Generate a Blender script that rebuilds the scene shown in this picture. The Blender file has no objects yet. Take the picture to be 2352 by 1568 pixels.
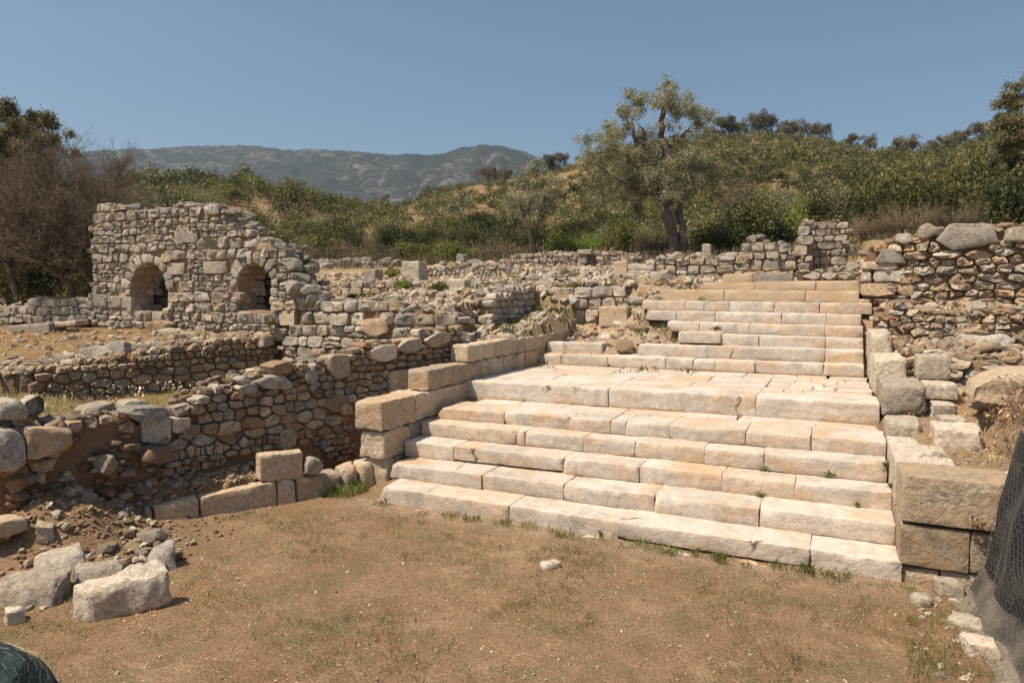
import bpy, bmesh, math, random
import numpy as np
from mathutils import Vector, Matrix, Quaternion, noise as mn

scn = bpy.context.scene
COL = scn.collection
rng = random.Random(7)

# ---------------------------------------------------------------- camera, sky, sun, exposure
EYE = 3.6
PITCH, YAW = math.radians(3.941), math.radians(24.892)
FOC, PCX, PCY = 1580.3, 1176.0, 784.1          # measured in a 2352 px wide print of the photograph
cam_d = bpy.data.cameras.new('camera')
cam = bpy.data.objects.new('camera', cam_d)
COL.objects.link(cam)
cam.location = (0, 0, EYE)
cam.rotation_euler = (math.pi / 2 - PITCH, 0, YAW)
cam_d.sensor_width = 36.0
cam_d.lens = FOC / 2352 * 36.0
cam_d.clip_end = 9000
cam_d.clip_start = 0.05
scn.camera = cam

SUN_DIR = Vector((-0.68 * 0.48, -0.73 * 0.48, 0.877)).normalized()
world = bpy.data.worlds.new('World')
scn.world = world
world.use_nodes = True
wn = world.node_tree
wn.nodes.clear()
wo = wn.nodes.new('ShaderNodeOutputWorld')
wb = wn.nodes.new('ShaderNodeBackground')
sky = wn.nodes.new('ShaderNodeTexSky')
sky.sky_type = 'NISHITA'
sky.sun_disc = False
sky.sun_elevation = math.asin(SUN_DIR.z)
sky.sun_rotation = math.atan2(SUN_DIR.x, SUN_DIR.y)
sky.altitude = 0
sky.air_density = 1.0
sky.dust_density = 2.2
sky.ozone_density = 1.2
wb.inputs['Strength'].default_value = 0.079
tint = wn.nodes.new('ShaderNodeMix'); tint.data_type = 'RGBA'; tint.blend_type = 'MULTIPLY'; tint.inputs[0].default_value = 1.0
tint.inputs[7].default_value = (0.92, 1.0, 1.02, 1)
wn.links.new(sky.outputs[0], tint.inputs[6]); wn.links.new(tint.outputs[2], wb.inputs[0])
wn.links.new(wb.outputs[0], wo.inputs[0])

sun_d = bpy.data.lights.new('sun', 'SUN')
sun_d.energy = 5.0
sun_d.angle = math.radians(0.5)
sun_d.color = (1.0, 0.87, 0.70)
sun = bpy.data.objects.new('sun', sun_d)
sun.rotation_euler = (-SUN_DIR).to_track_quat('-Z', 'Y').to_euler()
sun.location = (-20, -30, 60)
COL.objects.link(sun)

scn.view_settings.view_transform = 'Standard'
scn.view_settings.look = 'None'
scn.view_settings.exposure = 0.42
scn.view_settings.gamma = 1.0
scn.view_settings.use_curve_mapping = False
scn.cycles.max_bounces = 6
scn.cycles.diffuse_bounces = 3
scn.cycles.glossy_bounces = 1
scn.cycles.transmission_bounces = 2
scn.cycles.volume_bounces = 0
scn.cycles.transparent_max_bounces = 6
scn.cycles.use_denoising = True

# ---------------------------------------------------------------- measuring helpers
_cp, _sp, _cy, _sy = math.cos(PITCH), math.sin(PITCH), math.cos(YAW), math.sin(YAW)

def ray(x, y):
    r = (x - PCX) / FOC; u = -(y - PCY) / FOC
    f = _cp + u * _sp; z = -_sp + u * _cp
    return Vector((r * _cy - f * _sy, r * _sy + f * _cy, z))

def at_y(x, y, Y):
    d = ray(x, y); return d * (Y / d.y) + Vector((0, 0, EYE))

def at_x(x, y, X):
    d = ray(x, y); return d * (X / d.x) + Vector((0, 0, EYE))

def at_z(x, y, z):
    d = ray(x, y); return d * ((z - EYE) / d.z) + Vector((0, 0, EYE))

def at_dist(x, y, f):
    """point on the sight line at forward distance f"""
    d = ray(x, y); h = -d.x * _sy + d.y * _cy
    return d * (f / h) + Vector((0, 0, EYE))

def col_dir(x):
    d = ray(x, 675.3); return Vector((d.x, d.y, 0)).normalized()

def proj(p):
    X, Y, Z = p[0], p[1], p[2] - EYE
    r = X * _cy + Y * _sy; f = -X * _sy + Y * _cy
    fc = f * _cp - Z * _sp; uc = f * _sp + Z * _cp
    if fc < 0.05: return (-1e4, -1e4)
    return PCX + FOC * r / fc, PCY - FOC * uc / fc

def lerp(a, b, t): return a + (b - a) * t
def sst(a, b, x):
    t = max(0.0, min(1.0, (x - a) / (b - a))); return t * t * (3 - 2 * t)
def fn(x, y, s=1.0, o=0.0): return mn.noise(Vector((x * s + o, y * s - o, o * 1.7)))
def interp(pts, x):
    if x <= pts[0][0]: return pts[0][1]
    for (a, b), (c, d) in zip(pts, pts[1:]):
        if x <= c: return b + (d - b) * (x - a) / (c - a)
    return pts[-1][1]

# ---------------------------------------------------------------- object helpers
def tag(o, label=None, cat=None, group=None, kind=None):
    if label: o['label'] = label
    if cat: o['category'] = cat
    if group: o['group'] = group
    if kind: o['kind'] = kind
    return o

def thing(name, label, cat, loc, group=None):
    o = bpy.data.objects.new(name, None)
    o.empty_display_size = 0.2
    o.location = loc
    COL.objects.link(o)
    return tag(o, label, cat, group)

def mesh_of(name, verts, faces, mat, smooth=True, sharp=None):
    me = bpy.data.meshes.new(name)
    me.from_pydata([tuple(v) for v in verts], [], faces)
    if mat: me.materials.append(mat)
    if smooth: me.polygons.foreach_set('use_smooth', [True] * len(me.polygons))
    if sharp and smooth: me.set_sharp_from_angle(angle=math.radians(sharp))
    return me

def link(name, me, parent=None, loc=None):
    o = bpy.data.objects.new(name, me)
    COL.objects.link(o)
    if parent is not None: o.parent = parent
    if loc is not None: o.location = loc
    return o

def add(name, verts, faces, mat, parent=None, smooth=True, sharp=None):
    """vertices in world space; the object's origin goes to their middle"""
    vs = [Vector(v) for v in verts]
    lo = Vector((min(v.x for v in vs), min(v.y for v in vs), min(v.z for v in vs)))
    hi = Vector((max(v.x for v in vs), max(v.y for v in vs), max(v.z for v in vs)))
    c = (lo + hi) / 2
    base = Vector(parent.location) if parent is not None else Vector((0, 0, 0))
    me = mesh_of(name, [v - c for v in vs], faces, mat, smooth, sharp)
    return link(name, me, parent, c - base)

class Heap:
    """gathers many small shapes into one mesh"""
    def __init__(self): self.v = []; self.f = []
    def put(self, vs, fs):
        n = len(self.v); self.v.extend([tuple(v) for v in vs]); self.f.extend([tuple(i + n for i in f) for f in fs])
    def build(self, name, mat, parent=None, smooth=True, sharp=None):
        return add(name, self.v, self.f, mat, parent, smooth, sharp)

# ---------------------------------------------------------------- materials
class NT:
    def __init__(self, name):
        self.m = bpy.data.materials.new(name); self.m.use_nodes = True
        self.t = self.m.node_tree; self.t.nodes.clear()
        self.out = self.n('ShaderNodeOutputMaterial'); self.b = self.n('ShaderNodeBsdfPrincipled')
        self.l(self.b.outputs[0], self.out.inputs[0])
        self.b.inputs['Roughness'].default_value = 0.9
        self.b.inputs['Specular IOR Level'].default_value = 0.2
        self._rnd = None
    def n(self, t): return self.t.nodes.new(t)
    def l(self, a, b): self.t.links.new(a, b)
    def coord(self, kind='Object', scale=(1, 1, 1), wobble=0.0):
        c = self.n('ShaderNodeTexCoord')
        mp = self.n('ShaderNodeMapping'); mp.inputs['Scale'].default_value = scale
        self.l(c.outputs[kind], mp.inputs[0])
        if kind == 'Object':
            o = self.n('ShaderNodeVectorMath'); o.operation = 'SCALE'; o.inputs[0].default_value = (13.7, 9.1, 5.3)
            self.l(self.rnd(), o.inputs['Scale'])
            self.l(o.outputs[0], mp.inputs['Location'])
        return mp.outputs[0]
    def pos(self, scale=(1, 1, 1)):
        g = self.n('ShaderNodeNewGeometry'); mp = self.n('ShaderNodeMapping'); mp.inputs['Scale'].default_value = scale
        self.l(g.outputs['Position'], mp.inputs[0]); return mp.outputs[0]
    def rnd(self):
        if self._rnd is None:
            o = self.n('ShaderNodeObjectInfo'); g = self.n('ShaderNodeNewGeometry')
            s = self.n('ShaderNodeMath'); s.operation = 'ADD'; f = self.n('ShaderNodeMath'); f.operation = 'FRACT'
            self.l(o.outputs['Random'], s.inputs[0]); self.l(g.outputs['Random Per Island'], s.inputs[1]); self.l(s.outputs[0], f.inputs[0])
            self._rnd = f.outputs[0]
        return self._rnd
    def hash(self, k):
        m = self.n('ShaderNodeMath'); m.operation = 'MULTIPLY'; m.inputs[1].default_value = k
        f = self.n('ShaderNodeMath'); f.operation = 'FRACT'
        self.l(self.rnd(), m.inputs[0]); self.l(m.outputs[0], f.inputs[0]); return f.outputs[0]
    def noise(self, vec, scale, detail=4, rough=0.55, dist=0.0):
        t = self.n('ShaderNodeTexNoise'); t.inputs['Scale'].default_value = scale; t.inputs['Detail'].default_value = detail
        t.inputs['Roughness'].default_value = rough; t.inputs['Distortion'].default_value = dist
        self.l(vec, t.inputs['Vector']); return t.outputs['Fac']
    def voro(self, vec, scale, feature='F1'):
        t = self.n('ShaderNodeTexVoronoi'); t.inputs['Scale'].default_value = scale; t.feature = feature
        self.l(vec, t.inputs['Vector']); return t
    def ramp(self, fac, stops, interp='LINEAR'):
        r = self.n('ShaderNodeValToRGB'); r.color_ramp.interpolation = interp
        e = r.color_ramp.elements
        while len(e) > 1: e.remove(e[-1])
        e[0].position = stops[0][0]; e[0].color = self._c(stops[0][1])
        for p, c in stops[1:]:
            k = e.new(p); k.color = self._c(c)
        self.l(fac, r.inputs[0]); return r.outputs[0]
    @staticmethod
    def _c(c): return (c, c, c, 1) if isinstance(c, (int, float)) else (c[0], c[1], c[2], 1)
    def mix(self, fac, a, b, mode='MIX'):
        m = self.n('ShaderNodeMix'); m.data_type = 'RGBA'; m.blend_type = mode
        if isinstance(fac, (int, float)): m.inputs[0].default_value = fac
        else: self.l(fac, m.inputs[0])
        for v, i in ((a, 6), (b, 7)):
            if isinstance(v, (tuple, list, int, float)): m.inputs[i].default_value = self._c(v)
            else: self.l(v, m.inputs[i])
        return m.outputs[2]
    def color(self, c): self.l(c, self.b.inputs['Base Color'])
    def bump(self, h, strength, dist, prev=None):
        b = self.n('ShaderNodeBump'); b.inputs['Strength'].default_value = strength; b.inputs['Distance'].default_value = dist
        self.l(h, b.inputs['Height'])
        if prev is not None: self.l(prev, b.inputs['Normal'])
        self.l(b.outputs[0], self.b.inputs['Normal']); return b.outputs[0]

def stone_mat(name, palette, lichen=0.25, lichen_col=(.10, .095, .085), pale=0.2, grain=1.0, stain=None):
    """palette: colours a stone may take, one picked per stone"""
    k = NT(name); v = k.coord()
    stops = [(i / len(palette), c) for i, c in enumerate(palette)]
    base = k.ramp(k.hash(1.0), stops, 'CONSTANT')
    big = k.noise(v, 3.2 * grain, 5, 0.6, 0.4)
    mid = k.noise(v, 14 * grain, 5, 0.65)
    fine = k.noise(v, 70 * grain, 3, 0.6)
    c = k.mix(k.ramp(big, [(0.35, 0.0), (0.7, 0.55)]), base, k.mix(0.5, base, (.50, .33, .19)))
    val = k.ramp(k.hash(7.31), [(0.0, 0.72), (1.0, 1.2)])
    c = k.mix(1.0, c, val, 'MULTIPLY')
    c = k.mix(1.0, c, k.ramp(mid, [(0.28, 0.55), (0.72, 1.28)]), 'MULTIPLY')
    c = k.mix(1.0, c, k.ramp(fine, [(0.25, 0.7), (0.75, 1.2)]), 'MULTIPLY')
    if pale: c = k.mix(k.ramp(k.noise(v, 5.5 * grain, 5, 0.7, .6), [(0.52, 0.0), (0.72, pale)]), c, (.56, .52, .46))
    if lichen: c = k.mix(k.ramp(k.noise(v, 9 * grain, 6, 0.75, .3), [(0.54, 0.0), (0.68, lichen)]), c, lichen_col)
    if stain: c = k.mix(k.ramp(k.noise(v, 1.6, 3, .6, .8), [(0.45, 0.0), (0.7, .75)]), c, stain)
    k.color(c)
    p = k.bump(big, 0.6, 0.07)
    p = k.bump(mid, 0.85, 0.035, p)
    pit = k.ramp(k.noise(v, 26 * grain, 4, 0.7), [(.30, 0.0), (.46, 1.0)])
    p = k.bump(pit, .5, 0.02, p)
    k.bump(fine, 0.6, 0.009, p)
    return k.m

RUB = [(.34, .26, .18), (.26, .19, .13), (.40, .325, .245), (.31, .275, .235), (.39, .25, .145), (.22, .165, .12), (.46, .385, .295), (.27, .245, .215), (.33, .21, .125), (.42, .31, .20)]
GREY = [(.41, .37, .32), (.36, .33, .29), (.45, .405, .35), (.40, .345, .275), (.33, .305, .27), (.43, .38, .315)]
RUBW = [(.43, .315, .205), (.37, .265, .17), (.47, .365, .255), (.41, .345, .275), (.46, .30, .175), (.33, .24, .165), (.50, .41, .305), (.38, .33, .275), (.43, .26, .15), (.48, .35, .22)]
M_WARM = stone_mat('warm_rubble_stone', RUBW, .25, (.15, .125, .10), .3)
M_RUB = stone_mat('rubble_stone', RUB, .3, (.12, .105, .09))
M_GREY = stone_mat('grey_limestone', GREY, .55, (.10, .095, .09), .35)
M_PALE = stone_mat('pale_limestone', [(.54, .46, .365), (.49, .42, .33), (.56, .485, .395), (.47, .425, .37), (.51, .40, .28), (.44, .375, .30)], .28, (.17, .155, .14), .4)
M_TERR = stone_mat('sunbleached_stone', [(.52, .45, .365), (.46, .41, .35), (.50, .395, .285), (.44, .395, .34), (.54, .465, .375), (.47, .36, .25)], .4, (.14, .13, .12), .35)
M_TAN = stone_mat('tan_ashlar', [(.50, .405, .305), (.53, .43, .325), (.48, .375, .27)], .3, (.2, .17, .14), .55, 1.0, (.52, .345, .19))
M_OCH = stone_mat('ochre_block', [(.45, .33, .21), (.43, .31, .195)], .12, (.25, .2, .16), .35)
M_BRICK = stone_mat('red_tile_stone', [(.42, .2, .11), (.45, .25, .14)], .2)

def marble_mat():
    k = NT('worn_marble'); v = k.coord('Object', (1, 1, 1)); vs = k.coord('Object', (.6, .6, 2.6))
    base = k.ramp(k.hash(1.0), [(0, (.60, .525, .45)), (.2, (.57, .50, .43)), (.4, (.60, .48, .365)), (.55, (.55, .49, .425)), (.75, (.62, .55, .475)), (.9, (.57, .46, .35))], 'CONSTANT')
    och = k.ramp(k.noise(vs, 1.3, 5, .65, .8), [(0.45, 0.0), (0.64, .75)])
    c = k.mix(och, base, (.53, .325, .16))
    gr = k.ramp(k.noise(v, 1.9, 5, .65, .5), [(0.46, 0.0), (0.66, .75)])
    c = k.mix(gr, c, (.40, .36, .31))
    wh = k.ramp(k.noise(v, 3.3, 6, .7, .3), [(0.54, 0.0), (0.68, .6)])
    c = k.mix(wh, c, (.66, .585, .49))
    c = k.mix(1.0, c, k.ramp(k.noise(v, 9, 5, .7), [(0.28, .82), (0.72, 1.13)]), 'MULTIPLY')
    fine = k.noise(v, 55, 4, .7)
    c = k.mix(1.0, c, k.ramp(fine, [(0.25, .72), (0.75, 1.18)]), 'MULTIPLY')
    c = k.mix(k.ramp(k.noise(v, 15, 6, .8), [(0.58, 0.0), (0.70, .5)]), c, (.20, .175, .145))
    cr = k.n('ShaderNodeTexVoronoi'); cr.feature = 'DISTANCE_TO_EDGE'; cr.inputs['Scale'].default_value = .75
    wv = k.n('ShaderNodeVectorMath'); wv.operation = 'ADD'; nz = k.n('ShaderNodeTexNoise'); nz.inputs['Scale'].default_value = 3.0; nz.inputs['Detail'].default_value = 5
    sc_ = k.n('ShaderNodeVectorMath'); sc_.operation = 'SCALE'; sc_.inputs['Scale'].default_value = .55; k.l(v, nz.inputs['Vector']); k.l(nz.outputs['Color'], sc_.inputs[0]); k.l(v, wv.inputs[0]); k.l(sc_.outputs[0], wv.inputs[1]); k.l(wv.outputs[0], cr.inputs['Vector'])
    crack = k.ramp(cr.outputs['Distance'], [(.0, 1.0), (.006, .8), (.014, 0.0)])
    cm = k.mix(1.0, crack, k.ramp(k.noise(v, .8, 2, .5), [(.58, 0.0), (.64, 1.0)]), 'MULTIPLY')
    c = k.mix(cm, c, (.10, .08, .06))
    k.color(c); k.b.inputs['Roughness'].default_value = .8
    p = k.bump(k.noise(v, 6, 5, .6), .6, .035)
    p = k.bump(k.noise(v, 21, 5, .7), .6, .02, p)
    p = k.bump(cm, -.8, .02, p)
    k.bump(fine, .6, .008, p)
    return k.m
M_MARBLE = marble_mat()
k = NT('ochre_marble'); v = k.coord(); vs = k.coord('Object', (.6, .6, 3))
c = k.mix(k.ramp(k.noise(vs, 1.6, 4, .6, .6), [(.3, 0.0), (.62, 1.0)]), (.50, .345, .21), (.50, .40, .29))
c = k.mix(1.0, c, k.ramp(k.noise(v, 40, 4, .7), [(.25, .84), (.75, 1.12)]), 'MULTIPLY')
c = k.mix(k.ramp(k.noise(v, 2.6, 6, .7, .4), [(.48, 0.0), (.66, .6)]), c, (.40, .34, .275))
c = k.mix(k.ramp(k.noise(v, 14, 6, .8), [(.56, 0.0), (.7, .45)]), c, (.24, .185, .13))
k.color(c); p = k.bump(k.noise(v, 7, 5, .65), .7, .035); k.bump(k.noise(v, 50, 4, .7), .6, .01, p)
M_OCHM = k.m

def earth_mat(name, a, b, cdark, pebble=.0):
    k = NT(name); v = k.pos()
    c = k.mix(k.ramp(k.noise(v, .55, 5, .6, .3), [(.35, 0.0), (.65, 1.0)]), a, b)
    c = k.mix(k.ramp(k.noise(v, 3.3, 6, .7, .2), [(.45, 0.0), (.7, .65)]), c, cdark)
    f = k.noise(v, 30, 5, .75)
    c = k.mix(1.0, c, k.ramp(f, [(.25, .62), (.75, 1.32)]), 'MULTIPLY')
    if pebble:
        vo = k.voro(v, 22)
        c = k.mix(k.ramp(vo.outputs['Distance'], [(.12, pebble), (.22, 0.0)]), c, (.5, .4, .3))
    k.color(c); k.b.inputs['Roughness'].default_value = 1.0
    p = k.bump(k.noise(v, 5, 6, .7), .6, .06); k.bump(f, .8, .02, p)
    return k.m
M_CORE = earth_mat('mortar_earth', (.24, .15, .09), (.29, .19, .12), (.17, .105, .065), .3)

def ground_mat():
    k = NT('ground_soil'); v = k.pos()
    at = k.n('ShaderNodeVertexColor'); at.layer_name = 'zone'
    sp = k.n('ShaderNodeSeparateColor'); k.l(at.outputs[0], sp.inputs[0])
    big = k.noise(v, .42, 5, .6, .5); mid = k.noise(v, 2.6, 6, .7, .2); f = k.noise(v, 34, 5, .75); f2 = k.noise(v, 110, 3, .7)
    c = k.mix(k.ramp(big, [(.35, 0.0), (.65, 1.0)]), (.32, .19, .108), (.41, .262, .158))
    c = k.mix(k.ramp(mid, [(.42, 0.0), (.68, .7)]), c, (.245, .15, .085))
    c = k.mix(k.ramp(k.noise(v, 1.5, 6, .75, .6), [(.52, 0.0), (.66, .6)]), c, (.48, .335, .205))
    c = k.mix(k.ramp(k.noise(v, 1.1, 7, .8, .3), [(.49, 0.0), (.62, .75)]), c, (.22, .185, .088))
    gold = k.mix(k.ramp(mid, [(.4, 0.0), (.65, 1.0)]), (.36, .225, .105), (.25, .165, .08))
    c = k.mix(sp.outputs[0], c, gold)
    pale = k.mix(k.ramp(k.noise(v, 4, 6, .75), [(.4, 0.0), (.62, 1.0)]), (.38, .255, .155), (.52, .42, .31))
    c = k.mix(sp.outputs[1], c, pale)
    c = k.mix(sp.outputs[2], c, k.mix(k.ramp(mid, [(.4, 0.0), (.65, 1.0)]), (.10, .11, .035), (.24, .19, .075)))
    vo = k.voro(k.pos((1, 1, .4)), 26)
    peb = k.ramp(vo.outputs['Distance'], [(.10, 1.0), (.17, 0.0)])
    sel = k.ramp(vo.outputs['Color'], [(.70, 0.0), (.74, .8)])
    c = k.mix(k.mix(1.0, peb, sel, 'MULTIPLY'), c, (.46, .36, .26))
    c = k.mix(1.0, c, k.ramp(f, [(.3, .5), (.7, 1.45)]), 'MULTIPLY')
    c = k.mix(1.0, c, k.ramp(f2, [(.32, .65), (.68, 1.32)]), 'MULTIPLY')
    k.color(c); k.b.inputs['Roughness'].default_value = 1.0
    p = k.bump(mid, .7, .08); p = k.bump(f, 1.0, .035, p); k.bump(f2, .9, .014, p)
    return k.m
M_GROUND = ground_mat()

def leaf_mat(name, a, b, cdark, trans=.25, patch=.35, amt=.5):
    k = NT(name)
    c = k.ramp(k.hash(1.0), [(0, a), (.5, b), (.85, cdark), (1, a)])
    o = k.n('ShaderNodeObjectInfo')
    c = k.mix(1.0, c, k.ramp(o.outputs['Random'], [(0, .6), (1, 1.4)]), 'MULTIPLY')
    n = k.noise(k.pos(), patch, 3, .6)
    c = k.mix(k.ramp(n, [(.42, 0.0), (.62, amt)]), c, (b[0] * 1.45, b[1] * 1.22, b[2] * .95))
    c = k.mix(1.0, c, k.ramp(k.noise(k.pos(), patch * 1.7 + .01, 2, .5), [(.36, .6), (.64, 1.3)]), 'MULTIPLY')
    k.color(c); k.b.inputs['Roughness'].default_value = .6; k.b.inputs['Specular IOR Level'].default_value = .25
    t = k.n('ShaderNodeBsdfTranslucent'); k.l(c, t.inputs[0])
    m = k.n('ShaderNodeMixShader'); m.inputs[0].default_value = trans
    k.l(k.b.outputs[0], m.inputs[1]); k.l(t.outputs[0], m.inputs[2]); k.l(m.outputs[0], k.out.inputs[0])
    return k.m
M_OLIVE = leaf_mat('olive_leaves', (.225, .225, .135), (.29, .285, .185), (.155, .158, .088), .28, 1.2, .35)
M_SHRUB = leaf_mat('maquis_leaves', (.135, .145, .045), (.165, .17, .06), (.10, .108, .034), .25, .4, .7)
M_SHRUBD = leaf_mat('evergreen_leaves', (.075, .08, .03), (.095, .10, .038), (.052, .058, .022), .25)
M_SHRUBL = leaf_mat('bright_green_leaves', (.165, .205, .04), (.21, .245, .06), (.105, .135, .03), .35)
M_SHRUBG = leaf_mat('silvery_shrub_leaves', (.185, .19, .095), (.24, .24, .135), (.12, .125, .06))
M_PINE = leaf_mat('pine_needles', (.145, .125, .075), (.175, .15, .09), (.105, .095, .055))
M_DRYBUSH = leaf_mat('dry_twig_bush', (.16, .135, .085), (.20, .16, .11), (.12, .10, .06))
M_GRASSG = leaf_mat('green_grass', (.15, .18, .05), (.21, .22, .08), (.10, .125, .035), .35)
M_GRASSD = leaf_mat('dry_grass', (.46, .34, .18), (.54, .42, .25), (.34, .24, .12), .3)
M_DEADLEAF = leaf_mat('dead_leaves', (.28, .18, .105), (.36, .25, .16), (.17, .10, .06), .15)
M_FLOWER = leaf_mat('white_flower_heads', (.7, .68, .6), (.75, .73, .65), (.6, .57, .5), .2)
def bark_mat(name, a, b):
    k = NT(name); v = k.coord('Object', (1, 1, .25))
    c = k.mix(k.ramp(k.noise(v, 9, 6, .7, .5), [(.35, 0.0), (.65, 1.0)]), a, b)
    k.color(c); k.bump(k.noise(v, 16, 5, .7, .6), .8, .05); return k.m
M_BARK = bark_mat('olive_bark', (.10, .075, .06), (.21, .165, .135))
M_TWIG = bark_mat('bare_twigs', (.12, .09, .065), (.195, .15, .11))

# ---------------------------------------------------------------- shape makers
def block_geo(c8, seed=0, r=.018, rough=.005, chips=(), step=.085, edge=.6):
    """an eroded stone block. c8: 8 corners, order (x0y0z0, x1y0z0, x0y1z0, x1y1z0, then the same at z1).
    chips: (u, v, w, radius, size) in 0..1 block coordinates"""
    c8 = [Vector(c) for c in c8]
    L = (c8[1] - c8[0]).length; D = (c8[2] - c8[0]).length; Hh = (c8[4] - c8[0]).length
    dims = (L, D, Hh)
    def ticks(n):
        m = max(2, min(34, int(n / step)))
        rr = min(r * 1.3, n * .2)
        return [0, rr / n] + [i / m for i in range(1, m)] + [1 - rr / n, 1]
    T = [sorted(set(t for t in ticks(d))) for d in dims]
    N = [len(t) for t in T]
    so = Vector((seed * 3.17 % 91, seed * 7.7 % 57, seed * 1.9 % 33))
    ids = {}; verts = []
    def vid(i, j, q):
        kk = (i, j, q)
        if kk in ids: return ids[kk]
        u = (T[0][i], T[1][j], T[2][q])
        m = Vector((u[0] * L, u[1] * D, u[2] * Hh))
        n1 = mn.noise(m * 5.0 + so); n2 = mn.noise(m * 13 + so)
        rl = r * (1 + edge * 1.6 * n1 + edge * .9 * n2)
        for (cu, cv, cw, rad, sz) in chips:
            d = (m - Vector((cu * L, cv * D, cw * Hh))).length
            if d < rad: rl += sz * (1 - (d / rad) ** 2) * (.75 + .5 * n2)
        rl = max(.002, min(rl, .45 * min(dims)))
        inner = Vector([min(max(m[a], rl), dims[a] - rl) for a in range(3)])
        off = m - inner
        ln = off.length
        if ln > rl: m = inner + off * (rl / ln)
        nr = off.normalized() if ln > 1e-6 else Vector((0, 0, 0))
        if rough: m = m + nr * rough * (mn.noise(m * 3.1 + so * 2) * 1.6 + mn.noise(m * 9 + so) * 1.1)
        a, b, w = m.x / L, m.y / D, m.z / Hh
        p = ((c8[0] * (1 - a) + c8[1] * a) * (1 - b) + (c8[2] * (1 - a) + c8[3] * a) * b) * (1 - w) + \
            ((c8[4] * (1 - a) + c8[5] * a) * (1 - b) + (c8[6] * (1 - a) + c8[7] * a) * b) * w
        ids[kk] = len(verts); verts.append(p); return ids[kk]
    faces = []
    for q, flip in ((0, 1), (N[2] - 1, 0)):
        for i in range(N[0] - 1):
            for j in range(N[1] - 1):
                f = [vid(i, j, q), vid(i + 1, j, q), vid(i + 1, j + 1, q), vid(i, j + 1, q)]
                faces.append(f[::-1] if flip else f)
    for j, flip in ((0, 0), (N[1] - 1, 1)):
        for i in range(N[0] - 1):
            for q in range(N[2] - 1):
                f = [vid(i, j, q), vid(i + 1, j, q), vid(i + 1, j, q + 1), vid(i, j, q + 1)]
                faces.append(f[::-1] if flip else f)
    for i, flip in ((0, 1), (N[0] - 1, 0)):
        for j in range(N[1] - 1):
            for q in range(N[2] - 1):
                f = [vid(i, j, q), vid(i, j + 1, q), vid(i, j + 1, q + 1), vid(i, j, q + 1)]
                faces.append(f[::-1] if flip else f)
    return verts, faces

def box8(x0, x1, y0, y1, z0, z1):
    return [(x0, y0, z0), (x1, y0, z0), (x0, y1, z0), (x1, y1, z0), (x0, y0, z1), (x1, y0, z1), (x0, y1, z1), (x1, y1, z1)]

class Wall:
    """a (leaning) plane through two ground points; s runs along, z up, d back into the masonry"""
    def __init__(self, p0, p1, batter=0.0, zb=0.0):
        self.p0 = Vector((p0[0], p0[1], 0)); u = Vector((p1[0] - p0[0], p1[1] - p0[1], 0)); self.len = u.length
        self.u = u.normalized(); self.n = Vector((self.u.y, -self.u.x, 0)); self.b = batter; self.zb = zb
    def pt(self, s, z, d=0.0): return self.p0 + self.u * s - self.n * (d + (z - self.zb) * self.b) + Vector((0, 0, z))
    def px(self, x, y):
        dv = ray(x, y); o = Vector((0, 0, EYE))
        # (o + t dv - p0).n = -(z - zb) * b
        a = dv.dot(self.n) + dv.z * self.b
        t = ((self.p0 - o).dot(self.n) - (EYE - self.zb) * self.b) / a
        p = o + dv * t
        return ((p - self.p0).dot(self.u), p.z)
    def outline(self, pts): return [self.px(*p) for p in pts]

def inside(poly, s, z):
    r = False; n = len(poly); j = n - 1
    for i in range(n):
        xi, yi = poly[i]; xj, yj = poly[j]
        if (yi > z) != (yj > z) and s < (xj - xi) * (z - yi) / (yj - yi) + xi: r = not r
        j = i
    return r

def area_c(poly):
    a = cx = cy = 0.0
    for (x0, y0), (x1, y1) in zip(poly, poly[1:] + poly[:1]):
        w = x0 * y1 - x1 * y0; a += w; cx += (x0 + x1) * w; cy += (y0 + y1) * w
    a *= .5
    if abs(a) < 1e-9: return 0.0, poly[0]
    return abs(a), (cx / (6 * a), cy / (6 * a))

def chaikin(p, t=.22):
    o = []
    for a, b in zip(p, p[1:] + p[:1]):
        o.append((lerp(a[0], b[0], t), lerp(a[1], b[1], t))); o.append((lerp(a[0], b[0], 1 - t), lerp(a[1], b[1], 1 - t)))
    return o

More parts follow.
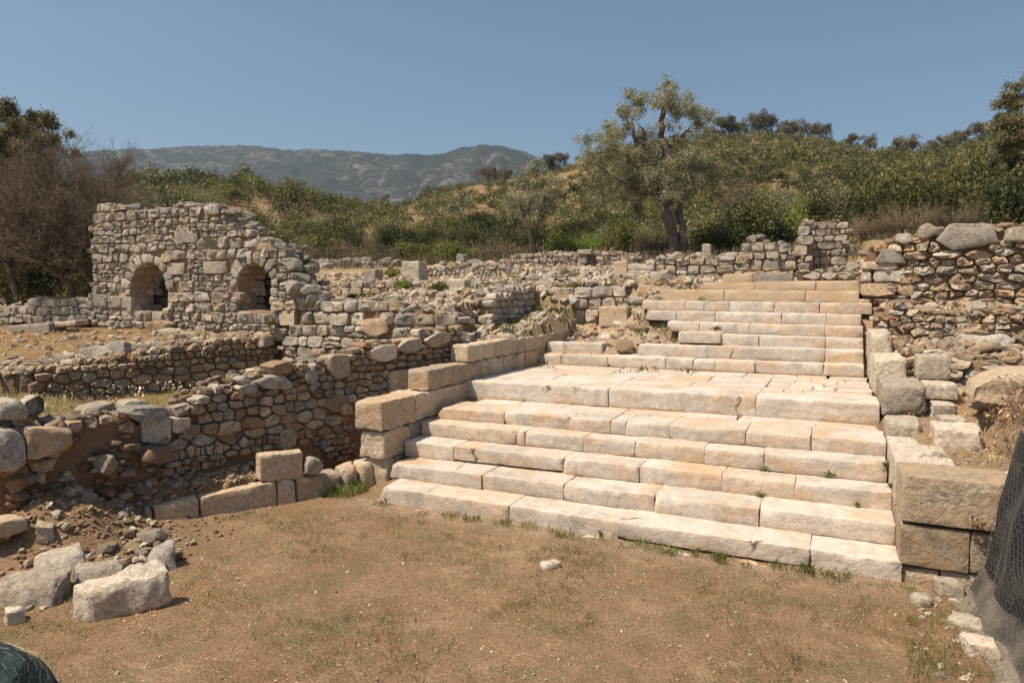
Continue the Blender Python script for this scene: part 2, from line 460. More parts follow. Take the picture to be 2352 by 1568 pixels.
def stone_geo(poly, W, rg, depth=.28, proud=.02, bulge=.03, tilt=.14, gap=.012, jit=.05, cut=.2, front_noise=.02, twice=False):
    A, (cs, cz) = area_c(poly); sz = math.sqrt(max(A, 1e-6))
    k = max(.55, 1 - gap / (.5 * sz))
    if sum(a[0] * b[1] - a[1] * b[0] for a, b in zip(poly, poly[1:] + poly[:1])) < 0: poly = poly[::-1]
    pts = [(cs + (s - cs) * k, cz + (z - cz) * k) for s, z in poly]
    pts = [(s + rg.uniform(-jit, jit) * sz * .6, z + rg.uniform(-jit, jit) * sz * .6) for s, z in pts]
    pts = chaikin(pts, cut)
    if twice: pts = chaikin(pts, .25)
    n = len(pts); e = min(.30 * sz, .05 + .05 * sz)
    ta, tb = rg.uniform(-tilt, tilt), rg.uniform(-tilt, tilt)
    so = Vector((rg.uniform(0, 50), rg.uniform(0, 50), 0))
    kx, kz = rg.uniform(-.22, .22), rg.uniform(-.22, .22)
    rings = [(.84, depth, 0), (1.0, e, 0), (.985, e * .22 - proud, .5), (.92, -proud - bulge * .5, 1), (.70, -proud - bulge * .8, 1), (.38, -proud - bulge * .95, 1)]
    fa = front_noise * (.6 + 1.6 * sz)
    V = []; F = []
    for f, d, w in rings:
        for (s, z) in pts:
            ss, zz = cs + (s - cs) * f, cz + (z - cz) * f
            if f < .8: ss += kx * sz * (1 - f) * 1.6; zz += kz * sz * (1 - f) * 1.6
            q_ = Vector((ss / max(sz, .12), zz / max(sz, .12), 0)); nz = mn.noise(q_ * 2.0 + so) + .8 * mn.noise(q_ * 4.7 + so * 2)
            dd = d + w * (ta * (s - cs) * f + tb * (z - cz) * f + fa * nz * 1.7)
            V.append(W.pt(ss + (1 - f) * 0, zz, dd))
    for r in range(len(rings) - 1):
        for i in range(n):
            j = (i + 1) % n
            F.append((r * n + i, r * n + j, (r + 1) * n + j, (r + 1) * n + i))
    V.append(W.pt(cs + kx * sz * 1.3, cz + kz * sz * 1.3, -proud - bulge + ta * kx * sz + tb * kz * sz - front_noise * .5 * rg.uniform(-1, 1)))
    b = (len(rings) - 1) * n
    for i in range(n): F.append((b + i, b + (i + 1) % n, len(V) - 1))
    F.append(tuple(range(n - 1, -1, -1)))
    return V, F

def clip_half(poly, a, b, c):
    """keep a*s + b*z <= c"""
    o = []; n = len(poly)
    for i in range(n):
        p, q = poly[i], poly[(i + 1) % n]
        dp, dq = a * p[0] + b * p[1] - c, a * q[0] + b * q[1] - c
        if dp <= 0: o.append(p)
        if dp * dq < 0:
            t = dp / (dp - dq); o.append((p[0] + (q[0] - p[0]) * t, p[1] + (q[1] - p[1]) * t))
    return o

def rubble_cells(s0, s1, z0, z1, size, rg, aspect=1.45, slope=0.0):
    pts = []; z = z0 - size
    while z < z1 + size:
        rh = size * rg.choice((.55, .7, .8, .95, 1.2, 1.45)); s = s0 - size * rg.uniform(1, 2)
        while s < s1 + size:
            sw = rh * rg.uniform(.9, 2.1) * aspect / 1.45
            pts.append((s + sw / 2, z + rh / 2 + rg.uniform(-.22, .22) * rh + slope * (s - s0))); s += sw
        z += rh * .92
    P = np.array(pts); Q = P * np.array([1.0, aspect])
    cells = []
    for i in range(len(P)):
        if not (s0 - size < P[i, 0] < s1 + size and z0 - size < P[i, 1] < z1 + size): continue
        d = ((Q - Q[i]) ** 2).sum(1); nb = np.argsort(d)[1:15]
        x, y = Q[i]; R = size * 3
        poly = [(x - R, y - R), (x + R, y - R), (x + R, y + R), (x - R, y + R)]
        for j in nb:
            a, b = Q[j, 0] - x, Q[j, 1] - y
            poly = clip_half(poly, a, b, a * (x + Q[j, 0]) / 2 + b * (y + Q[j, 1]) / 2)
            if len(poly) < 3: break
        if len(poly) >= 3: cells.append([(p[0], p[1] / aspect) for p in poly])
    return cells

def course_cells(s0, s1, z0, z1, hgt, rg, wmin=1.0, wmax=2.2, wav=.12, split=.15, jit=.12):
    cells = []; zs = [z0]
    while zs[-1] < z1: zs.append(zs[-1] + hgt * rg.uniform(.72, 1.25))
    so = rg.uniform(0, 99)
    def zz(i, s): return zs[i] + wav * hgt * fn(s * .9, i * 3.3, 1.0, so) * 1.5
    for i in range(len(zs) - 1):
        h = zs[i + 1] - zs[i]; s = s0 - rg.uniform(0, 1) * h; prev = (s, s)
        while s < s1:
            w = h * rg.uniform(wmin, wmax); nx = (s + w + rg.uniform(-jit, jit) * h, s + w + rg.uniform(-jit, jit) * h)
            a, b = prev; c, d = nx
            q = [(a, zz(i, a)), (c, zz(i, c)), (d, zz(i + 1, d)), (b, zz(i + 1, b))]
            if rg.random() < split:
                t = rg.uniform(.35, .65); m0 = (lerp(a, b, t), lerp(q[0][1], q[3][1], t)); m1 = (lerp(c, d, t), lerp(q[1][1], q[2][1], t))
                cells.append([q[0], q[1], m1, m0])
                if rg.random() < .5: cells.append([m0, m1, q[2], q[3]])
                else:
                    u = rg.uniform(.35, .65); k0 = (lerp(m0[0], m1[0], u), lerp(m0[1], m1[1], u)); k1 = (lerp(q[3][0], q[2][0], u), lerp(q[3][1], q[2][1], u))
                    cells.append([m0, k0, k1, q[3]]); cells.append([k0, m1, q[2], k1])
            else:
                cells.append(q)
            prev = nx; s += w
    return cells

def core_geo(W, poly, holes, d0, d1, g=.09, inset=.09):
    """the earth and mortar behind the stones: a raster of the outline, g metres a cell"""
    ss = [p[0] for p in poly]; zs = [p[1] for p in poly]
    s0, z0 = min(ss), min(zs); ns, nz = int((max(ss) - s0) / g) + 1, int((max(zs) - z0) / g) + 1
    def ok(i, j):
        s, z = s0 + (i + .5) * g, z0 + (j + .5) * g
        if not (inside(poly, s, z + inset) and inside(poly, s - inset, z) and inside(poly, s + inset, z)): return False
        return not any(inside(h, s, z) for h in holes)
    M = {(i, j) for i in range(ns) for j in range(nz) if ok(i, j)}
    ids = {}; V = []; F = []
    def vid(i, j, b):
        kk = (i, j, b)
        if kk not in ids:
            ids[kk] = len(V); s, z = s0 + i * g, z0 + j * g
            w = fn(s, z, 3.1, 5) * .035
            V.append(W.pt(s + w, z + fn(s, z, 2.7, 9) * .04, (d1 if b else d0) + w))
        return ids[kk]
    for (i, j) in M:
        a = [(i, j), (i + 1, j), (i + 1, j + 1), (i, j + 1)]
        F.append(tuple(vid(x, y, 0) for x, y in a)); F.append(tuple(vid(x, y, 1) for x, y in a[::-1]))
        for (di, dj), (p, q) in (((0, -1), (0, 1)), ((1, 0), (1, 2)), ((0, 1), (2, 3)), ((-1, 0), (3, 0))):
            if (i + di, j + dj) not in M:
                F.append((vid(*a[q], 0), vid(*a[p], 0), vid(*a[p], 1), vid(*a[q], 1)))
    return V, F

def masonry(th, W, cells, poly, rg, mat, holes=(), limit=300, min_a=.0012, pick=None, proud=.03, partname='stone', sharp=38, skip=(), **kw):
    keep = []
    for c in cells:
        A, (cs, cz) = area_c(c)
        if A < min_a or not inside(poly, cs, cz): continue
        if any(inside(h, cs, cz) for h in holes): continue
        if any(inside(h, cs, cz) for h in skip): continue
        keep.append((A, c, (cs, cz)))
    keep.sort(key=lambda t: -t[0])
    heap = Heap()
    for i, (A, c, cc) in enumerate(keep):
        g = stone_geo(c, W, rg, proud=rg.uniform(-.3, 1) * proud, **kw)
        m = pick(rg, cc, A) if pick else mat
        if i < limit: add(partname, g[0], g[1], m, th, True, sharp)
        else: heap.put(*g)
    if heap.v: tag(heap.build('small_' + partname + 's', mat, th, True, sharp), kind='stuff')
    return keep

def rock_geo(seed, sub=3, cuts=11, flat=1.0, soft=.02):
    rg = random.Random(seed); bm = bmesh.new(); bmesh.ops.create_icosphere(bm, subdivisions=sub, radius=1.0)
    pl = []
    for _ in range(cuts):
        d = Vector((rg.gauss(0, 1), rg.gauss(0, 1), rg.gauss(0, 1))).normalized(); pl.append((d, rg.uniform(.62, .98)))
    for a in range(3):
        for sgn in (1, -1):
            d = Vector((0, 0, 0)); d[a] = sgn; d += Vector((rg.uniform(-.2, .2), rg.uniform(-.2, .2), rg.uniform(-.2, .2))); pl.append((d.normalized(), rg.uniform(.7, .9)))
    so = Vector((rg.uniform(0, 99), 0, 3))
    for v in bm.verts:
        d = v.co.normalized(); r = 1.2
        for n, h in pl:
            q = d.dot(n)
            if q > .05: r = min(r, h / q)
        v.co = d * (r + soft * mn.noise(d * 3 + so) * 2) ; v.co.z *= flat
    V = [v.co.copy() for v in bm.verts]; F = [tuple(x.index for x in f.verts) for f in bm.faces]
    bm.free(); return V, F

LIBS = {}
def rock_lib(mat, n=14, sub=3):
    key = (mat.name, sub)
    if key not in LIBS:
        L = []
        for i in range(n):
            V, F = rock_geo(i * 31 + sub * 7 + len(LIBS) * 101, sub)
            L.append(mesh_of('rock', V, F, mat, True, 28))
        LIBS[key] = L
    return LIBS[key]

def rock(name, mat, loc, dims, rg, parent=None, rz=None, sub=3, tilt=.25):
    me = rg.choice(rock_lib(mat, sub=sub))
    base = Vector(parent.location) if parent is not None else Vector((0, 0, 0))
    o = link(name, me, parent, Vector(loc) - base)
    o.scale = (dims[0] / 1.7, dims[1] / 1.7, dims[2] / 1.7)
    o.rotation_euler = (rg.uniform(-tilt, tilt), rg.uniform(-tilt, tilt), rg.uniform(0, 6.28) if rz is None else rz)
    return o

def px_stone(name, outline, W, rg, mat, parent=None, depth=.35, bulge=.03, tilt=.08, proud=0.0, jit=.0, cut=.12, fnz=.015, gap=0.0, twice=False):
    poly = W.outline(outline)
    V, F = stone_geo(poly, W, rg, depth=depth, proud=proud, bulge=bulge, tilt=tilt, gap=gap, jit=jit, cut=cut, front_noise=fnz, twice=twice)
    return add(name, V, F, mat, parent, True, 38)

# ---------------------------------------------------------------- the lie of the land
def line_x(a, b, y): return a[0] + (b[0] - a[0]) * (y - a[1]) / (b[1] - a[1])
LA0, LA1 = (-10.45, 5.4), (-7.75, 13.9)       # face of the long rubble wall beside the pit
LB0, LB1 = (-17.2, 9.0), (-14.75, 15.4)       # face of the shaded wall behind it
YW = 15.5                                     # face of the arched wall and the cross wall

def gz(X, Y):
    la = line_x(LA0, LA1, Y) - .3; lb = line_x(LB0, LB1, Y) - .3
    up = 3.15 + .095 * max(0, Y - 15.6) + .03 * max(0, Y - 26)           # upper plateau
    up = min(up, 7.0)
    if Y > 15.75:
        z = up
        # left of the cross wall the ground behind the arches stays low
        z = lerp(lerp(2.5, up, sst(17, 24, Y)), z, sst(-15.5, -13.5, X))
        # low floor beside the upper stair wall
        low = 2.35 + .085 * max(0, Y - 15) + .25 * sst(19, 21, Y)
        k = sst(-9.4, -9.2, X) * (1 - sst(-7.6, -7.3, X)) * (1 - sst(20.7, 21.0, Y))
        z = lerp(z, low, k)
    elif X < lb:
        z = 1.72 + .12 * max(0, Y - 9.5)
    elif X < la:
        z = 1.0 + .5 * (1 - sst(8.2, 10.5, Y)) + .35 * (1 - sst(0, 1.6, X - lb)) * 0
    else:
        z = 0.0
    # mound of earth slipped out of the left end of the long wall
    if X >= la - .1 and Y < 15:
        xf = line_x((-9.54, 7.19), (-7.63, 10.35), Y)                      # line of the footing blocks
        d = math.hypot((X + 10.05) / .95, (Y - 6.1) / 1.25)
        z = max(z, .55 * (1 - sst(.1, 1.2, d)) * (1 + .6 * fn(X, Y, 2.3, 3)) + .10 * (1 - sst(.7, 1.7, d)))
        z = max(z, (.46 + .12 * fn(X, Y, 1.7, 1)) * (1 - sst(-.36, -.14, X - xf)) * sst(6.6, 7.4, Y) * (1 - sst(9.9, 10.3, Y)) * (1 - .8 * sst(8.7, 9.6, Y) * sst(-.75, -.5, X - xf)))
        if X < xf - .34 and 7 < Y < 9: z = max(z, lerp(.75, .45, min(1, (X - la) / .5)))
    # under the staircase
    if -7.75 < X < 1.15 and Y > 9.85:
        st = interp([(9.7, -.1), (10.3, .1), (12.0, .95), (13.4, 1.15), (13.6, 1.45), (17.7, 1.5), (20.95, 3.2), (22.1, 3.85), (24, 4.0), (27, 4.2), (40, 5.8), (60, 7)], Y)
        if Y > 17.6:
            deb = interp([(17.6, 1.7), (18.2, 2.0), (19.0, 2.35), (20.0, 2.9), (20.9, 3.35), (21.6, 3.62), (22.6, 3.75)], Y)
            deb = max(1.68, deb - .75 * (1 - sst(-7.2, -4.5, X)) * sst(18.4, 19.6, Y))
            lim = interp([(18.2, -5.6), (18.75, -3.9), (19.3, -4.3), (19.9, -5.0), (20.4, -5.2), (20.95, -4.8), (21.5, -3.6), (22.05, -3.0), (24, -3)], Y)
            st = lerp(deb, st - .06, sst(lim - .1, lim + .35, X)) if Y < 22.6 else st
        z = st if X > -7.5 else (z if Y > 15.75 else lerp(z, st, sst(-7.75, -7.5, X)))
    # right of the stairs
    if X >= 1.15:
        r = interp([(9.98, 0.0), (10.12, 1.25), (13, 1.42), (14.8, 1.7), (15.6, 2.0)], Y)
        slope = interp([(14.6, 1.5), (16.3, 1.62), (16.9, 2.3), (18.6, 2.4), (19.3, 3.05), (21.1, 3.3), (21.7, 4.8), (30, 5.6), (45, 6.6)], Y)
        z = max(r if Y < 15 else 0, slope if Y > 14 else 0)
        if Y < 9.98: z = 0.0
        bank = 1.9 + .07 * max(0, Y - 9)                                   # bank on the right
        if Y < 9.7: bank = 2.2
        z = lerp(z, max(z, bank), sst(2.12, 2.5, X - .05 * max(0, Y - 10) + .15 * fn(X, Y, 1.2, 2)) * (1 - sst(14, 15.5, Y)) if Y > 9.7 else sst(1.9, 2.35, X))
    # bank the photographer stands on
    fwd = -X * _sy + Y * _cy
    z = max(z, min(1.9, max(0.0, (4.4 - fwd) * .62)))
    return z

def ground_z(X, Y):
    z = gz(X, Y)
    a = .035 * fn(X, Y, 1.1) + .02 * fn(X, Y, 3.7, 4) + .008 * fn(X, Y, 11, 8)
    rough = 1.0 + 1.6 * sst(15.6, 16, Y)
    return z + a * rough

def build_ground():
    xs = list(np.concatenate([np.arange(-46, -18, .5), np.arange(-18, 3.6, .11), np.arange(3.6, 26, .5)]))
    ys = list(np.concatenate([np.arange(-6, 3, .5), np.arange(3, 23, .11), np.arange(23, 56, .4)]))
    V = []; C = []
    for y in ys:
        for x in xs:
            x = float(x); y = float(y)
            V.append((x, y, ground_z(x, y)))
            lb = line_x(LB0, LB1, y); la = line_x(LA0, LA1, y)
            gold = 0.0; pale = 0.0; green = 0.0
            if y < 15.75 and x < lb: gold = .95 - .5 * (1 - sst(.2, 1.5, lb - x)); pale = .3 * (1 - sst(.3, 2.0, lb - x))
            elif y < 15.5 and x < la - .3: gold = .55; green = .45
            elif y >= 15.5:
                pale = .75 - .5 * sst(24, 34, y); gold = .35
                if x < -16: gold = .3; pale = .45
                if -9.4 < x < -7.4 and y < 21: green = .3; pale = .6
            if x > 1 and y > 9.7: pale = .35
            if y > 32: green = .35 + .5 * sst(32, 40, y)
            if x > -7.6 and y > 8.9 and y < 9.7 and x < 1.2: pale = .55 * sst(9.0, 9.45, y)
            C.append((gold, pale, green, 1))
    nx = len(xs); F = []
    for j in range(len(ys) - 1):
        for i in range(nx - 1):
            a = j * nx + i; F.append((a, a + 1, a + 1 + nx, a + nx))
    me = mesh_of('ground', V, F, M_GROUND)
    ca = me.color_attributes.new('zone', 'FLOAT_COLOR', 'POINT')
    ca.data.foreach_set('color', np.array(C, dtype=np.float32).ravel())
    tag(link('ground', me), kind='structure')
build_ground()

# hills: crest outline measured against the sky, turned into real distances and heights
CREST = [(-900, 430), (-300, 436), (0, 440), (200, 446), (330, 428), (450, 424), (560, 424), (650, 440), (700, 446), (760, 470), (830, 476),
         (930, 476), (1000, 452), (1100, 428), (1200, 412), (1290, 394), (1350, 362), (1450, 345), (1550, 335), (1650, 318), (1750, 318),
         (1850, 324), (1950, 345), (2050, 362), (2100, 364), (2200, 340), (2300, 318), (2400, 305), (2800, 300), (3300, 340)]
CRD = [(-900, 150), (300, 140), (650, 150), (800, 185), (930, 190), (1100, 190), (1300, 250), (1700, 330), (2050, 330), (2300, 280), (3000, 250)]
R_IN = 46.0
def hill_pt(x, t):
    """x: bearing, as a column of the print; t: 0 at the foot, 1 on the crest, beyond it the far side"""
    d = col_dir(x); R = interp(CRD, x); cosx = d.dot(Vector((-_sy, _cy, 0)))
    fwdR = R * cosx
    zc = EYE + (675.3 - interp(CREST, x)) / FOC * fwdR
    zb = 5.6 + 1.2 * sst(1300, 2000, x) - 1.6 * (1 - sst(300, 1100, x))
    if t <= 1:
        r = R_IN + (R - R_IN) * t; z = zb + (zc - zb) * (t ** 1.12)
        z += (1.1 * fn(d.x * r, d.y * r, .045, 3) + .5 * fn(d.x * r, d.y * r, .13, 6)) * min(1, 4 * t) * min(1, 6 * (1 - t) + .25)
    else:
        r = R + (900 - R) * (t - 1); z = zc * (1 - (t - 1)) ** 2 + 2.0 * (t - 1)
    return Vector((d.x * r, d.y * r, z))

def hills_mat():
    k = NT('hill_soil'); v = k.pos()
    c = k.mix(k.ramp(k.noise(v, .07, 5, .6, .4), [(.5, 0.0), (.64, 1.0)]), (.30, .175, .095), (.17, .14, .068))
    c = k.mix(k.ramp(k.noise(v, .35, 6, .75), [(.42, 0.0), (.6, .7)]), c, (.15, .14, .06))
    c = k.mix(k.ramp(k.noise(v, 1.1, 5, .8), [(.6, 0.0), (.7, .7)]), c, (.36, .32, .27))
    c = k.mix(1.0, c, k.ramp(k.noise(v, 2.5, 6, .8), [(.3, .55), (.7, 1.4)]), 'MULTIPLY')
    k.color(c); k.bump(k.noise(v, 1.2, 6, .8), .8, .6); return k.m
def build_hills():
    cols = np.arange(-900, 3301, 14); ts = list(np.linspace(0, 1, 60)) + [1.03, 1.1, 1.3, 1.6, 2.0]
    V = [hill_pt(float(x), float(t)) for t in ts for x in cols]; n = len(cols)
    F = [(j * n + i, j * n + i + 1, (j + 1) * n + i + 1, (j + 1) * n + i) for j in range(len(ts) - 1) for i in range(n - 1)]
    tag(add("hills", V, F, hills_mat()), kind='structure')
build_hills()

MCREST = [(-900, 470), (-300, 430), (0, 385), (120, 366), (225, 353), (300, 351), (400, 346), (480, 341), (570, 341), (650, 349), (760, 353), (850, 356), (930, 361), (1000, 363),
          (1060, 346), (1110, 339), (1160, 341), (1200, 352), (1240, 370), (1290, 393), (1360, 430), (1500, 470), (1800, 500), (3300, 520)]
def mountain_mat():
    k = NT('mountain_forest_and_rock'); v = k.pos(); vz = k.pos((1, 1, .6))
    c = k.mix(k.ramp(k.noise(v, .006, 6, .65, .4), [(.35, 0.0), (.65, 1.0)]), (.038, .042, .03), (.075, .072, .052))
    c = k.mix(k.ramp(k.noise(v, .09, 5, .85), [(.35, 0.0), (.65, .7)]), c, (.03, .034, .024))
    rock = k.ramp(k.noise(vz, .016, 7, .75, 1.2), [(.51, 0.0), (.61, .8)])
    mask = k.ramp(k.noise(v, .0030, 3, .5), [(.38, 0.0), (.55, 1.0)])
    c = k.mix(k.mix(1.0, rock, mask, 'MULTIPLY'), c, (.27, .235, .20))
    k.color(c); p = k.bump(k.noise(v, .02, 5, .7), .8, 30); k.bump(k.noise(v, .12, 5, .8), 1.0, 12, p); return k.m
def build_mountain():
    cols = np.arange(-900, 3301, 7); V = []; rows = 34
    for q in range(rows + 1):
        t = q / rows
        for x in cols:
            x = float(x); d = col_dir(x); cosx = d.dot(Vector((-_sy, _cy, 0)))
            R = 2300 + 300 * math.sin(x * .004); zc = EYE + (675.3 - interp(MCREST, x)) / FOC * R * cosx
            r = lerp(1000, R, t); z = -20 + (zc + 20) * t ** 1.25
            a = min(1, 4 * t) * (1.0 if t < .97 else .3)
            r += a * 60 * fn(x * .02, z * .008, 1, 3); z += a * (14 * fn(x * .03, t * 5, 1.0, 1) + 5 * fn(x * .11, t * 5, 1.0, 2))
            if t > .9: z += 4.5 * fn(x * .35, t * 9, 1, 7) + 3 * fn(x * .9, t, 1, 7)
            V.append((d.x * r, d.y * r, z))
    for x in cols:
        d = col_dir(float(x)); V.append((d.x * 3200, d.y * 3200, -10))
    n = len(cols); F = [(j * n + i, j * n + i + 1, (j + 1) * n + i + 1, (j + 1) * n + i) for j in range(rows + 1) for i in range(n - 1)]
    tag(add('mountain', V, F, mountain_mat()), kind='structure')
build_mountain()

def plain():
    V = [(-4000, -4000, -.6), (4000, -4000, -.6), (4000, 4000, -.6), (-4000, 4000, -.6)]
    tag(add('plain', V, [(0, 1, 2, 3)], earth_mat('plain_soil', (.25, .18, .1), (.16, .15, .07), (.12, .11, .05))), kind='structure')
plain()

# ---------------------------------------------------------------- the staircase
SY = [9.67, 10.28, 10.93, 11.51, 12.0, 13.5, 17.65, 18.2, 18.75, 19.3, 19.85, 20.4, 20.95, 21.5, 22.05]
PQ = 1 / 1.08844
# nosing ends and joints, in pixels of the 2560 px original
NOS = [((948.5, 1217.3), (2257, 1406)), ((976.5, 1160), (2239.3, 1313)), ((1012, 1102.5), (2230.4, 1232.7)), ((1050.5, 1056), (2218.9, 1161)), ((1097, 1018.5), (2216.6, 1104.8)),
       ((1149.7, 950.5), (2200, 1010.5)), ((1357.7, 884.2), (2160.5, 914.8)), ((1368, 855), (2160.5, 877.8)), ((1697, 831.7), (2158.7, 848)), ((1669, 803.6), (2158.7, 817.7)),
       ((1615.3, 775.6), (2154, 787)), ((1605, 750), (2180, 758.5)), ((1649.7, 724.5), (2148.5, 727)), ((1757, 705.4), (2148.5, 701.6)), ((1808, 685), (1983, 682.4))]
JNT = [(1059.4, 1272.4, 1545, 2026), (1204.8, 1407.7, 1634.7, 1897.4), (1134.7, 1407.7, 1599, 1805.6, 1986.7), (1290, 1311.7, 1459.7, 1587, 1761, 1910), (1259.4, 1422, 1526, 1564, 1675, 1864, 2027.8),
       (1521, 1890), (1401, 1519.6, 1663.8, 1733, 1789, 1887.5, 2058.4), (1411, 1416, 1505, 1597, 1765.8, 2063), (1803, 1897, 2064), (1748, 1875.5, 2063),
       (1788.8, 1954.6, 2066), (1712, 1824.5, 1935.5, 2049), (1810.5, 2014.5), (1888, 2040), (1880,)]
stair = thing('staircase', 'broad worn marble staircase of two flights with a paved landing between', 'staircase', (-3.3, 9.67, 0))

def step_ends(k):
    (a, b), (c, d) = NOS[k]
    return at_y(a * PQ, b * PQ, SY[k]), at_y(c * PQ, d * PQ, SY[k])
ENDS = [step_ends(k) for k in range(15)]
def top_z(k, X):
    L, R = ENDS[k]; return lerp(L.z, R.z, (X - L.x) / (R.x - L.x))

rs = random.Random(11)
for k in range(15):
    L, R = ENDS[k]; Y = SY[k]
    xs = [L.x]
    for j in JNT[k]:
        a, b = NOS[k]; yy = lerp(a[1], b[1], (j - a[0]) / (b[0] - a[0])); xs.append(at_y(j * PQ, yy * PQ, Y).x)
    xs.append(R.x)
    nd = {4: .95, 5: 1.05}.get(k, (SY[k + 1] - Y if k < 14 else .5) + .22)
    for i in range(len(xs) - 1):
        a, b = xs[i], xs[i + 1]
        if b - a < .06: continue
        if k == 7 and i == 3: continue                  # the robbed-out gap in the eighth step
        zt = (top_z(k, a), top_z(k, b)); zb = [(-.06 if k == 0 else top_z(k - 1, x) + .006) for x in (a, b)]
        gap = rs.choice((.001, .0015, .002, .003, .007)); dy = rs.uniform(-.022, .022); dz = rs.uniform(-.008, .008); tw = rs.uniform(-.012, .012)
        lift = 0.0
        if k == 0 and i == 3: lift = .085; dy = -.03
        if k == 2 and i == 1: lift = .035
        if k == 8 and i == 0: lift = .05; dy = -.09; dz = .02
        if k == 3 and i == 0: tw = -.02
        if k == 7 and i <= 2: dy = .0
        dd = nd + rs.uniform(-.06, .1)
        if k == 7 and i in (0, 2): dd = .42
        y0a, y0b = Y + dy - tw, Y + dy + tw
        skew = {(0, 0): .10, (4, 0): .16, (1, 0): .03}.get((k, i), 0.0)
        c8 = [(a + gap - skew * .6, y0a, zb[0] + lift), (b - gap, y0b, zb[1] + lift), (a + gap, y0a + dd, zb[0] + lift), (b - gap, y0b + dd, zb[1] + lift),
              (a + gap + skew * .5, y0a, zt[0] + dz), (b - gap, y0b, zt[1] + dz - rs.uniform(-.006, .006)), (a + gap, y0a + dd, zt[0] + dz + .004), (b - gap, y0b + dd, zt[1] + dz + .004)]
        chips = []
        for _ in range(rs.choice((2, 3, 4, 5))):
            chips.append((rs.random(), 0, 1, rs.uniform(.10, .4), rs.uniform(.008, .03)))
        if rs.random() < .3: chips.append((rs.random(), 0, 1, rs.uniform(.12, .25), rs.uniform(.04, .07)))
        for e in (0, 1):
            if rs.random() < .3: chips.append((e, 0, 1, rs.uniform(.08, .2), rs.uniform(.02, .06)))
            if rs.random() < .18: chips.append((e, 0, 0, rs.uniform(.08, .2), rs.uniform(.02, .06)))
        if k == 0 and i == 1: chips = [(.78, 0, .75, .24, .10), (.95, 0, .6, .2, .07)]
        if k == 0 and i == 2: chips = [(.22, 0, .25, .25, .11), (.35, 0, 1, .2, .05)]
        if k == 2 and i == 1: chips.append((1, 0, .9, .26, .10))
        if k == 2 and i == 2: chips += [(0, 0, .9, .25, .09), (1, 0, .8, .28, .10)]
        if k == 3 and i == 0: chips.append((1, 0, .8, .34, .12))
        if k == 3 and i == 1: chips.append((0, 0, .9, .25, .08))
        if k == 0 and i == 0: chips = [(0, 0, 1, .3, .10)]
        m = M_OCHM if (k in (12, 13) or (k == 14 and i == 0)) else M_MARBLE
        if k == 14 and i == 1: m = M_GREY
        V, F = block_geo(c8, seed=k * 17 + i * 5 + 3, r=.0075, rough=.005, chips=chips, step=.07 if k < 7 else .09, edge=1.2)
        add('step_block', V, F, m, stair, True, 42)

# footing course, just proud of the lowest step
x = -7.0
while x < 1.0:
    w = rs.uniform(.7, 1.5); yf = 9.50 + rs.uniform(-.05, .06)
    V, F = block_geo(box8(x, min(x + w, 1.25) - .012, yf, 9.95, -.35, -.028 + rs.uniform(-.012, .012) if not (-3.2 < x < -.6) else -.02), seed=int(x * 31) + 200, r=.03, rough=.012, step=.1, edge=1.0)
    add('footing_block', V, F, M_MARBLE, stair, True, 42); x += w

# paving of the landing and of the deep tread below it
def paving(x0, x1, y0, y1, zf, rows, wmin, wmax, tag_seed, skip=()):
    rp = random.Random(tag_seed); yy = y0; hs = [(y1 - y0) / rows * rp.uniform(.85, 1.15) for _ in range(rows)]
    f = (y1 - y0) / sum(hs)
    for h in hs:
        h *= f; x = x0
        while x < x1 - .05:
            w = rp.uniform(wmin, wmax)
            if x1 - (x + w) < .35: w = x1 - x
            g = rp.uniform(.003, .010) if x < -.9 else rp.uniform(.012, .022)
            zz = zf(x + w / 2) + rp.uniform(-.006, .006); sk = rp.uniform(-.05, .05)
            c = [(x + g, yy + g, zz - .16), (x + w - g, yy + g, zz - .16), (x + g + sk, yy + h - g, zz - .16), (x + w - g + sk, yy + h - g, zz - .16)]
            c += [(p[0], p[1], zz + rp.uniform(-.004, .004)) for p in c]
            V, F = block_geo(c, seed=tag_seed + int(x * 40) + int(yy * 9), r=.012, rough=.004, step=.13, edge=.9)
            add('paving_slab', V, F, M_MARBLE, stair, True, 42); x += w
        yy += h
paving(-7.35, -1.2, 14.58, 17.72, lambda X: top_z(5, X) - .004, 3, 1.0, 1.9, 900)
paving(-1.2, .78, 14.58, 17.72, lambda X: top_z(5, X) - .006, 6, .35, .95, 950)
paving(-6.9, .8, 12.96, 13.62, lambda X: top_z(4, X) - .004, 1, .9, 1.8, 990)
# flat bedding sheets under the slabs so that joints read as packed soil
for (x0, x1, y0, y1, z) in ((-7.4, .8, 13.7, 17.8, 1.60), (-7.2, .85, 12.1, 13.6, 1.24)):
    n = 24; V = [(lerp(x0, x1, i / n), lerp(y0, y1, j / 8), z + .012 * fn(i, j, .7)) for j in range(9) for i in range(n + 1)]
    F = [(j * (n + 1) + i, j * (n + 1) + i + 1, (j + 1) * (n + 1) + i + 1, (j + 1) * (n + 1) + i) for j in range(8) for i in range(n)]
    add('bedding_soil', V, F, M_CORE, stair)

# ---------------------------------------------------------------- walls
def rect(x0, y0, x1, y1): return [(x0, y1), (x1, y1), (x1, y0), (x0, y0)]

